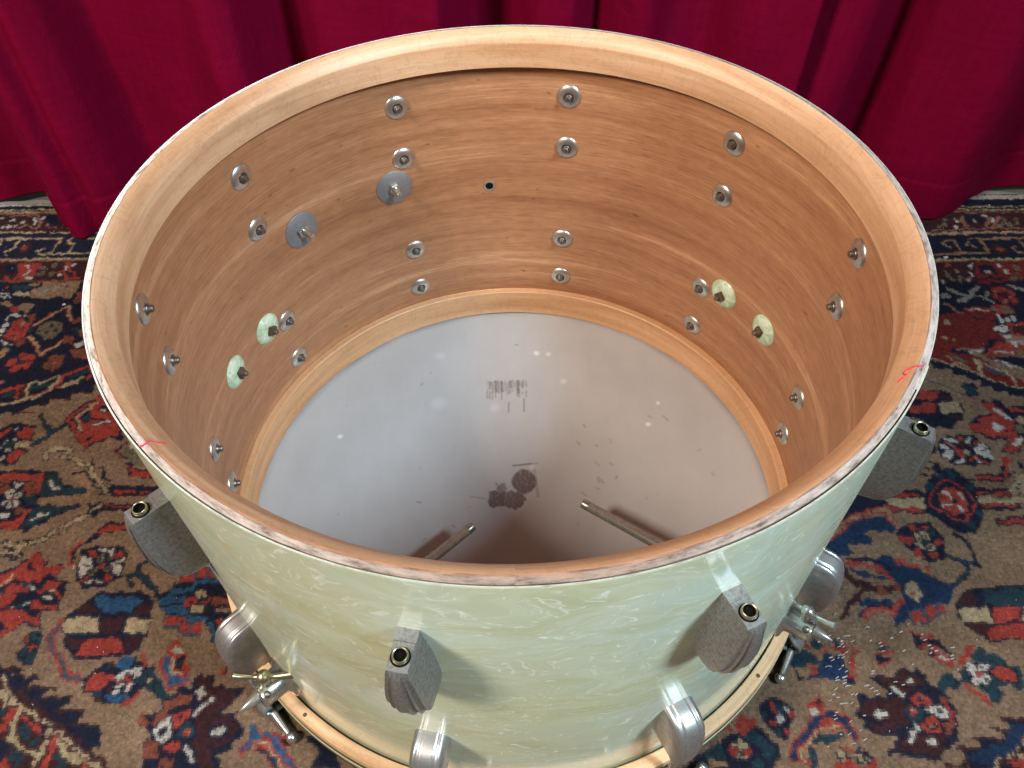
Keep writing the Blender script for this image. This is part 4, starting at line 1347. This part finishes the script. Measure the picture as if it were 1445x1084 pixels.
# lower head with its stains
def build_head():
    nr, na = 300, 960
    rr = np.linspace(0.0006, 0.2700, nr)
    aa = np.linspace(0, 2 * np.pi, na, endpoint=False)
    Rr, Aa = np.meshgrid(rr, aa, indexing='ij')
    x = Rr * np.cos(Aa); y = Rr * np.sin(Aa)
    z = ZH + 0.0003 * np.sin(x * 31) * np.sin(y * 27)
    V = np.stack([x, y, z], -1).reshape(-1, 3)
    F = []
    for j in range(nr - 1):
        for i in range(na):
            F.append((j * na + i, j * na + (i + 1) % na, (j + 1) * na + (i + 1) % na, (j + 1) * na + i))
    F.append(tuple(range(na)))
    # collar pulled down round the bearing edge
    prev = (nr - 1) * na
    for r, zz in ((0.2765, ZH + 0.0005), (0.2800, ZH + 0.003), (0.2806, ZH + 0.008)):
        k = len(V)
        V = np.concatenate([V, np.stack([r * np.cos(aa), r * np.sin(aa), np.full(na, zz)], -1)])
        for i in range(na): F.append((prev + i, prev + (i + 1) % na, k + (i + 1) % na, k + i))
        prev = k
    o = mesh_obj('drum_head', V, F, M['head'], drum, smooth=60)
    X, Y = V[:, 0], V[:, 1]
    r2 = np.random.default_rng(5)
    dark = np.zeros(len(V)); brown = np.zeros(len(V)); pale = np.zeros(len(V))
    sm = lambda d, w: np.clip(0.5 - d / w, 0, 1)
    jit = lambda f, a: a * (np.sin(X * f * 1.3 + 1) * np.sin(Y * f + 2) + 0.6 * np.sin(X * f * 2.3 + Y * f * 1.7))
    d1 = np.hypot((X - 0.0112) / 0.0132, (Y - 0.0125) / 0.0150) - 1 + jit(260, 0.045)
    dark = np.maximum(dark, 0.95 * sm(d1, 0.18))
    d2 = np.maximum(np.abs(X + 0.0172) / 0.0085, np.abs(Y + 0.0085) / 0.0095) - 1 + jit(330, 0.09)
    dark = np.maximum(dark, 0.95 * sm(d2, 0.2))
    d3 = np.hypot((X - 0.0000) / 0.0115, (Y + 0.0100) / 0.0110) - 1 + jit(450, 0.12)
    dark = np.maximum(dark, 0.9 * sm(d3, 0.25))
    d4 = np.maximum(np.abs(X + 0.013) / 0.005, np.abs(Y - 0.004) / 0.006) - 1 + jit(600, 0.3)
    dark = np.maximum(dark, 0.7 * sm(d4, 0.5))
    def stroke(x0, y0, x1, y1, w, v, ch):
        dx, dy = x1 - x0, y1 - y0; L = dx * dx + dy * dy
        t = np.clip(((X - x0) * dx + (Y - y0) * dy) / L, 0, 1)
        d = np.hypot(X - x0 - t * dx, Y - y0 - t * dy)
        k = v * np.clip(1.6 - d / w, 0, 1)
        np.maximum(ch, k, out=ch)
    # rubbed remains of a stamp, a comb of short vertical streaks
    for i in range(34):
        cx = -0.030 + 0.047 * (i + r2.random()) / 34
        top = 0.1500 + r2.normal() * 0.0016
        ln = 0.012 * (0.5 + r2.random()) * (1.0 if abs(cx + 0.008) < 0.016 else 0.7)
        stroke(cx, top, cx + 0.0004, top - ln, 0.0007 + 0.0009 * r2.random(), 0.1 + 0.75 * r2.random() ** 1.5, dark)
        if r2.random() < 0.5:
            stroke(cx, top - 0.014, cx, top - 0.014 - 0.012 * r2.random(), 0.0008, 0.45, dark)
    stroke(-0.004, 0.119, -0.0045, 0.105, 0.0009, 0.5, dark); stroke(0.0135, 0.124, 0.013, 0.106, 0.0009, 0.55, dark)
    stroke(0.000, 0.0325, 0.0195, 0.0345, 0.0010, 0.75, dark); stroke(0.0195, 0.0345, 0.0255, 0.0345, 0.0009, 0.4, dark)
    stroke(0.0215, 0.0300, 0.0250, -0.0060, 0.0016, 0.35, dark)
    stroke(-0.045, -0.005, -0.030, -0.008, 0.0010, 0.3, dark)
    # brown scuffs at the right
    for _ in range(16):
        cx, cy = r2.normal(0.105, 0.05), r2.normal(0.03, 0.05)
        a = r2.normal(-0.9, 0.35); ln = 0.002 + 0.006 * r2.random()
        stroke(cx, cy, cx + ln * math.cos(a), cy + ln * math.sin(a), 0.0007 + 0.0008 * r2.random(), 0.12 + 0.4 * r2.random(), brown)
    for _ in range(22):
        a = r2.random() * 6.28; q = 0.25 * math.sqrt(r2.random()); cx, cy = q * math.cos(a), q * math.sin(a)
        b = r2.random() * 3.1; ln = 0.0008 + 0.0035 * r2.random()
        stroke(cx, cy, cx + ln * math.cos(b), cy + ln * math.sin(b), 0.0009, 0.15 + 0.4 * r2.random(), dark)
    for cx, cy, q, v in ((-0.085, 0.193, .006, .2), (-0.084, 0.120, .009, .22), (0.030, 0.195, .0035, .8), (0.044, 0.193, .003, .6), (0.165, 0.115, .0022, .9), (0.150, 0.085, .003, .8),
                         (-0.19, 0.075, .003, .8), (0.060, 0.150, .004, .4), (-0.02, 0.112, .006, .25), (0.02, 0.03, .003, .4)):
        pale = np.maximum(pale, v * np.clip(1.4 - np.hypot(X - cx, Y - cy) / q, 0, 1))
    # grime gathered along the bearing edge
    rad = np.hypot(X, Y); ang = np.arctan2(Y, X)
    g = np.clip((rad - 0.2555) / 0.008, 0, 1) * np.clip(0.35 + 0.4 * np.sin(ang * 3 + 1.0) + 0.3 * np.sin(ang * 17), 0.05, 0.9)
    dark = np.maximum(dark, 0.34 * g)
    at = o.data.attributes.new('stain', 'FLOAT_COLOR', 'POINT')
    at.data.foreach_set('color', np.stack([dark, brown, pale, np.ones(len(V))], -1).astype(np.float32).ravel())
    return o


build_head()

# wooden hoop with its painted outer face, pearl inlay and a few nails
ZT = H - 0.3405
hoop = ring_mesh('hoop', [(0.2834, ZT - 0.036), (0.2816, ZT - 0.010), (0.2816, ZT - 0.0006), (0.2822, ZT), (0.2895, ZT - 0.0003), (0.2915, ZT - 0.0020), (0.2922, ZT - 0.0050), (0.2923, ZT - 0.010),
                          (0.2924, ZT - 0.0370), (0.2905, ZT - 0.0385), (0.2855, ZT - 0.0385)],
                 [M['hoopwood'], M['blackpaint']], drum, fm=[0, 0, 0, 0, 0, 0, 0, 1, 1, 1, 1], closed=True)
ring_mesh('inlay', [(0.2925, ZT - 0.0175), (0.2932, ZT - 0.0180), (0.2932, ZT - 0.0245), (0.2925, ZT - 0.0250)], M['inlay'], hoop)
ring_mesh('flesh_hoop', [(0.2800, ZH + 0.004), (0.2832, ZH + 0.004), (0.2832, ZH - 0.004), (0.2806, ZH - 0.004)], M['blackpaint'], drum, closed=True)
for a in (-128.2, -44.0, 20.0, 130.0):
    b = MB(); c = 0.2872
    b.lathe([(0.0018, 0.0), (0.0016, 0.0004), (0.0001, 0.0005)], Matrix.Translation((c * math.cos(R(a)), c * math.sin(R(a)), ZT - 0.0001)), 12)
    b.obj('nail', M['rust'], hoop)


# ---------------------------------------------------------------- lugs
def lug_mesh(rib=1.0, soft=False):
    prof = [(0.0205, 0.0350, .0056, 0.0, 0.0), (0.0232, 0.0347, .0058, 0.0, 0.5), (0.0252, 0.0325, .0061, .25, 0.8), (0.0264, 0.0290, .0066, .55, 1), (0.0279, 0.0210, .0077, .9, 1), (0.0287, 0.0110, .0091, 1, 1), (0.0288, 0.0, .0102, 1, 1),
            (0.0280, -0.0105, .0110, 1, 1), (0.0262, -0.0200, .0114, 1, 1), (0.0232, -0.0275, .0115, 1, 1), (0.0190, -0.0330, .0114, 1, 1), (0.0130, -0.0362, .0111, .85, 1), (0.0060, -0.0371, .0108, .7, 1), (-0.0006, -0.0372, .0106, .6, 1)]
    ss = np.array([-1, -.97, -.90, -.83, -.76, -.70, -.68, -.64, -.56, -.48, -.40, -.35, -.33, -.29, -.20, -.10, 0])
    ss = np.concatenate([ss, -ss[:-1][::-1]])
    def flute(s):
        a = abs(s)
        if soft:                                       # a flat centre strip, a rounded groove, a rolled shoulder
            if a <= .40: return 0.0
            if a <= .56: return 0.0011 * math.sin(math.pi * (a - .40) / .32)
            if a <= .70: return 0.0011 - 0.0005 * (a - .56) / .14
            return 0.0006 + 0.0034 * ((a - .70) / .30) ** 2
                                                       # stepped ribs: a raised centre, then two lower concave leaves a side
        if a <= .33: return 0.0004 * (1 - (a / .33) ** 2)
        if a <= .35: return 0.0015 * (a - .33) / .02
        if a <= .68: return 0.0015 + 0.0006 * math.sin(math.pi * (a - .35) / .33)
        if a <= .70: return 0.0015 + 0.0015 * (a - .68) / .02
        return 0.0030 + 0.0005 * math.sin(math.pi * (a - .70) / .30) + 0.0010 * ((a - .70) / .30) ** 2
    V = []; F = []
    ns = len(ss); npf = len(prof)
    for k, (x, z, hw, fk, ek) in enumerate(prof):
        x0, z0 = prof[max(k - 1, 0)][:2]; x1, z1 = prof[min(k + 1, npf - 1)][:2]
        tx, tz = x1 - x0, z1 - z0; L = math.hypot(tx, tz); nxn, nzn = -tz / L, tx / L      # outward normal
        if k == 0: nxn, nzn = 0, 1
        for s in ss:
            d = flute(s) * fk
            if k >= npf - 2: nxn, nzn = 0, -1
            V.append((x - nxn * d, s * hw, z - nzn * d))
    for k in range(npf - 1):
        for i in range(ns - 1): F.append((k * ns + i, k * ns + i + 1, (k + 1) * ns + i + 1, (k + 1) * ns + i))
    # top face back to the shell, with the small raised step against the shell
    base = len(V)
    for (x, z, hw) in ((0.0078, 0.0350, .0058), (0.0074, 0.0358, .0060), (-0.0006, 0.0358, .0062)):
        for s in ss: V.append((x, s * hw, z))
    rows = [0, base, base + ns, base + 2 * ns]
    for a, b in zip(rows[:-1], rows[1:]):
        for i in range(ns - 1): F.append((a + i, b + i, b + i + 1, a + i + 1))
    # cheeks: from the front edge back to the shell, bulging towards the base
    for side, i in ((-1, 0), (1, ns - 1)):
        idxs = [2 * ns + base + i, base + ns + i, base + i] + [k * ns + i for k in range(npf)]
        mid = []; back = []
        for j in idxs:
            x, y, z = V[j]
            t = min(1, max(0, (0.036 - z) / 0.03)); t *= min(1, max(0.0, (z + 0.0375) / 0.012)) if z < -0.02 else 1
            mid.append((x * 0.5 - 0.0003, y + side * 0.0012 * t, z)); back.append((-0.0006, y + side * 0.0016 * t, z))
        m0 = len(V); V += mid; b0 = len(V); V += back
        for q in range(len(idxs) - 1):
            F.append((idxs[q], idxs[q + 1], m0 + q + 1, m0 + q)); F.append((m0 + q, m0 + q + 1, b0 + q + 1, b0 + q))
    return V, F


LV, LF = lug_mesh()
lug0 = mesh_obj('lug', LV, LF, M['nickel'], drum, smooth=32)
b = MB()
IX = 0.0155
b.lathe([(0.0045, 0.030), (0.0045, 0.0372), (0.0043, 0.0379), (0.0039, 0.0382), (0.0035, 0.0379), (0.0034, 0.0374)], Matrix.Translation((IX, 0, 0)), 28, 0)
b.lathe([(0.0034, 0.0374), (0.0033, 0.03535), (0.0001, 0.03530)], Matrix.Translation((IX, 0, 0)), 20, 1)  # black disc painted for the shade down the bore
b.lathe([(0.0054, 0.03525), (0.0043, 0.0353)], Matrix.Translation((IX, 0, 0)), 28, 1)  # flat dark ring, the recess's shade put in as colour
b.obj('swivel_nut', [M['brass'], M['dark']], lug0)
INW = Matrix.Translation((-0.0083, 0, 0)) @ Matrix.Rotation(R(-90), 4, 'Y')       # local z points to the drum's axis
b = MB()
b.lathe([(0.0122, 0.0), (0.0121, 0.0009), (0.0112, 0.0019), (0.0092, 0.0029), (0.0070, 0.0035), (0.0052, 0.0036), (0.0046, 0.0030), (0.0040, 0.0012)], INW, 36, 0)
b.lathe([(0.0040, 0.0013), (0.0001, 0.0013)], INW, 16, 1)  # black disc painted as the shade in the washer's hole
wsh = b.obj('washer', [M['washer'], M['dark']], lug0)
b = MB()
b.lathe([(0.0038, 0.0012), (0.0038, 0.0042), (0.0034, 0.0047), (0.0028, 0.0048), (0.0028, 0.0074), (0.0024, 0.0082), (0.0001, 0.0084)], INW, 18, 0)
scr = b.obj('screw', M['screw'], lug0)
for z in (0.0280, -0.0284):
    if z > 0:
        wsh.location = (0, 0, z); scr.location = (0, 0, z)
    else:
        dup(wsh, lug0, Matrix.Translation((0, 0, z)) @ Matrix.Rotation(R(37), 4, 'X')); dup(scr, lug0, Matrix.Translation((0, 0, z)))
AZ = [185.14 - 36 * k for k in range(6)] + [-30.9, -65.6, -101.5, -137.3]
AZL = [185.14 - 36 * k for k in range(6)] + [-30.9, -66.2, -102.3, -137.6]
first = True
lug_low = []
for a in AZ:
    mt = Matrix.Rotation(R(a), 4, 'Z') @ Matrix.Translation((0.2797, 0, 0.2980))
    if first: lug0.matrix_basis = mt; first = False
    else: dup(lug0, drum, mt)
for a in AZL:
    mt = Matrix.Rotation(R(a), 4, 'Z') @ Matrix.Translation((0.2797, 0, 0.1225)) @ Matrix.Rotation(R(180), 4, 'X')
    lo = dup(lug0, drum, mt)
    if not lug_low:
        tmp = mesh_obj('lug', *lug_mesh(1.0, True), M['nickelbright'], None, smooth=50); low_mesh = tmp.data; bpy.data.objects.remove(tmp)
    lo.data = low_mesh
    lug_low.append(lo)

# tension rods of the lower head: rod, claw round the hoop and T handle
b = MB()
b.tube([(0.296, 0, 0.096), (0.299, 0, 0.050), (0.3015, 0, 0.012)], 0.0030, 12)
b.tube([(0.3015, 0, 0.013), (0.3015, 0, 0.006)], 0.0052, 14)
Tb = [(0.3015, -0.037, 0.0058), (0.3015, -0.031, 0.0058), (0.3015, -0.012, 0.0062), (0.3015, 0, 0.0066), (0.3015, 0.012, 0.0062), (0.3015, 0.031, 0.0058), (0.3015, 0.037, 0.0058)]
b.tube(Tb, [0.0026, 0.0028, 0.0040, 0.0050, 0.0040, 0.0028, 0.0026], 12)
b.ball(Tb[0], 0.0052); b.ball(Tb[-1], 0.0052)
rod0 = b.obj('tension_rod', M['chrome'], drum)
b = MB()
pr = [(0.283, 0.0075), (0.2945, 0.0072), (0.3070, 0.0085), (0.3082, 0.0130), (0.3060, 0.0170), (0.2995, 0.0200), (0.2945, 0.0260), (0.2936, 0.0330)]
V = []; F = []
for k, (r, z) in enumerate(pr):
    h = (0.009, 0.0105, 0.0095, 0.009, 0.0085, 0.0075, 0.006, 0.004)[k]
    for y in (-h, -h * .5, 0, h * .5, h):
        V.append((r + (0.0012 if y == 0 and k > 1 else 0), y, z))
for k in range(len(pr) - 1):
    for i in range(4): F.append((k * 5 + i, k * 5 + i + 1, (k + 1) * 5 + i + 1, (k + 1) * 5 + i))
b.add(V, F)
claw = b.obj('claw', M['nickel'], rod0)
sd = claw.modifiers.new('plate', 'SOLIDIFY'); sd.thickness = 0.0022; sd.offset = 0
for i, a in enumerate(AZL):
    mt = Matrix.Rotation(R(a), 4, 'Z')
    if i == 0: rod0.matrix_basis = mt
    else: dup(rod0, drum, mt)


# ---------------------------------------------------------------- spurs: bracket, wing screw, rod
def spur(S0, tip_in, out_len, flip, wing='brass'):
    S0 = Vector(S0); tip_in = Vector(tip_in)
    d = (S0 - tip_in).normalized()                       # outwards
    q = d.to_track_quat('Z', 'Y').to_matrix().to_4x4()
    T = Matrix.Translation(S0) @ q
    b = MB()
    b.lathe([(0.0195, -0.004), (0.0195, 0.0016), (0.0180, 0.0028), (0.0140, 0.0036), (0.0122, 0.0050), (0.0117, 0.0080), (0.0113, 0.0205), (0.0118, 0.0218), (0.0118, 0.0244), (0.0106, 0.0254), (0.0052, 0.0254), (0.0050, 0.0180)],
            T, 40)
    # rolled lip near the flange and a small locking screw boss
    br = b.obj('spur_bracket', M['chrome'], drum)
    b = MB()
    Lr = (tip_in - S0).length
    b.lathe([(0.0001, -Lr - 0.0002), (0.0036, -Lr), (0.0046, -Lr + 0.0008), (0.0047, -Lr + 0.0075), (0.0044, -Lr + 0.0080), (0.0044, -Lr + 0.0086), (0.0047, -Lr + 0.0092),
             (0.0047, 0.018), (0.0047, out_len - 0.019), (0.0052, out_len - 0.018), (0.0051, out_len - 0.0155), (0.0036, out_len - 0.008), (0.0006, out_len), (0.0001, out_len + 0.0003)], T, 28)
    b.obj('spur_rod', M['rodsteel'], drum)
    # wing screw standing on top of the bracket
    up = Vector((0, 0, 1)); up = (up - d * up.dot(d)).normalized(); side = d.cross(up)
    c = S0 + d * 0.0165
    b = MB()
    b.tube([c + up * 0.010, c + up * 0.0195], 0.0042, 14)
    hub = c + up * 0.0215
    b.ball(hub, 0.0058)
    wdir = (Matrix.Rotation(R(flip), 3, up) @ side)
    P = []; Rr = []
    for t in np.linspace(-1, 1, 15):
        P.append(hub + wdir * (0.0225 * t) + up * (0.0035 * t * t)); Rr.append(0.0017 + 0.0018 * abs(t) ** 1.5 + (0.0016 if abs(t) < 0.2 else 0))
    b.tube(P, Rr, 12)
    b.obj('wing_screw', M[wing], br)
    b = MB()
    g = c + d * 0.004 + side * (-0.0075 if flip < 60 else 0.0075) + up * 0.0085
    b.ball(g, 0.0030)
    b.obj('set_screw', M['screw'], br)


def on_shell(a, z, r=0.2797): return (r * math.cos(R(a)), r * math.sin(R(a)), z)


spur(on_shell(-131.6, 0.096), (-0.0389, -0.0635, 0.075), 0.042, 48)
spur(on_shell(-37.7, 0.108), (0.0654, -0.0437, 0.080), 0.040, 86, 'chrome')

# ---------------------------------------------------------------- fittings inside the shell
def inside(a, z, r=0.2710):
    return Matrix.Rotation(R(a), 4, 'Z') @ Matrix.Translation((r, 0, z)) @ Matrix.Rotation(R(-90), 4, 'Y')


for a, z, tw in ((139.25, H - 0.1515, 10), (116.13, H - 0.1505, 40)):
    T = inside(a, z)
    b = MB(); b.lathe([(0.0192, 0.0), (0.0192, 0.0013), (0.0188, 0.0016), (0.0001, 0.0016)], T, 44)
    bw = b.obj('backing_plate', M['zinc'], drum)
    bw['label'] = 'large flat grey disc held by a hex nut'
    b = MB(); Tn = T @ Matrix.Rotation(R(tw), 4, 'Z')
    b.lathe([(0.0064, 0.0016), (0.0064, 0.0058), (0.0056, 0.0064), (0.0034, 0.0064)], Tn, 6)
    b.obj('hex_nut', M['bolt'], bw, smooth=20)
    b = MB(); b.lathe([(0.0033, 0.0016), (0.0033, 0.0165), (0.0028, 0.0174), (0.0001, 0.0175)], T, 20)
    b.obj('bolt', M['bolt'], bw)
gd0 = None
for a, z, tw in ((155.0, H - 0.2263, 15), (167.9, H - 0.2259, 50), (34.9, H - 0.2271, 5), (21.9, H - 0.2264, 33)):
    T = inside(a, z)
    if gd0 is None:
        I = Matrix.Identity(4)
        b = MB(); b.lathe([(0.0165, 0.0), (0.0165, 0.0008), (0.0150, 0.0024), (0.0115, 0.0039), (0.0070, 0.0048), (0.0001, 0.0048)], I, 40)
        gd0 = b.obj('pearl_washer', M['pearldisc'], drum)
        gd0['label'] = 'pale green pearl disc with a rusty square nut'
        b = MB(); b.lathe([(0.0060, 0.0046), (0.0060, 0.0086), (0.0054, 0.0092), (0.0028, 0.0092)], I, 4); b.obj('square_nut', M['rust'], gd0, smooth=20)
        b = MB(); b.lathe([(0.0028, 0.0046), (0.0028, 0.0120), (0.0022, 0.0130), (0.0001, 0.0132)], I, 16); b.obj('bolt', M['screw'], gd0)
        gd0.matrix_basis = T @ Matrix.Rotation(R(tw), 4, 'Z')
    else:
        dup(gd0, drum, T @ Matrix.Rotation(R(tw), 4, 'Z'))
T = inside(94.4, H - 0.1698)
b = MB()
b.lathe([(0.0062, 0.0), (0.0060, 0.0007), (0.0050, 0.0010), (0.0043, 0.0007), (0.0040, -0.001)], T, 28, 0)
b.lathe([(0.0042, 0.0003), (0.0001, 0.0003)], T, 24, 1)  # black disc painted for the dark inside the vent; no opening is cut
b.obj('vent_eyelet', [M['washer'], M['dark']], drum)


# ---------------------------------------------------------------- red pencil marks on the rim
def rim_z(r):
    pts = [(0.2630, 0.3795), (0.2634, 0.3812), (0.2728, 0.3902), (0.2738, 0.3909), (0.2743, 0.3908), (0.2748, 0.3903), (0.2768, 0.3902), (0.2784, 0.3896), (0.2796, 0.3894)]
    for (a, za), (b2, zb) in zip(pts[:-1], pts[1:]):
        if a <= r <= b2: return za + (zb - za) * (r - a) / (b2 - a)
    return pts[-1][1]


def pencil(paths):
    b = MB()
    for path in paths:
        fine = []
        for (a0, r0), (a1, r1) in zip(path[:-1], path[1:]):
            for t in np.linspace(0, 1, 12): fine.append((a0 + (a1 - a0) * t, r0 + (r1 - r0) * t))
        P = [Vector((r * math.cos(R(a)), r * math.sin(R(a)), rim_z(r) + 0.00012)) for a, r in fine]
        b.tube(P, [0.00042 + 0.00016 * random.random() for _ in P], 6)
    o = b.obj('pencil_mark', M['ink'], drum)
    o['label'] = 'red pencil mark drawn across the wooden rim'


pencil([[(-135.35, 0.2786), (-135.0, 0.2772), (-134.95, 0.2735), (-134.6, 0.2700), (-134.4, 0.2672)]])
pencil([[(-32.5, 0.2772), (-33.0, 0.2745), (-33.8, 0.2697), (-34.3, 0.2693), (-34.7, 0.2708), (-34.5, 0.2716)], [(-35.0, 0.2704), (-35.3, 0.2694), (-35.9, 0.2688)]])
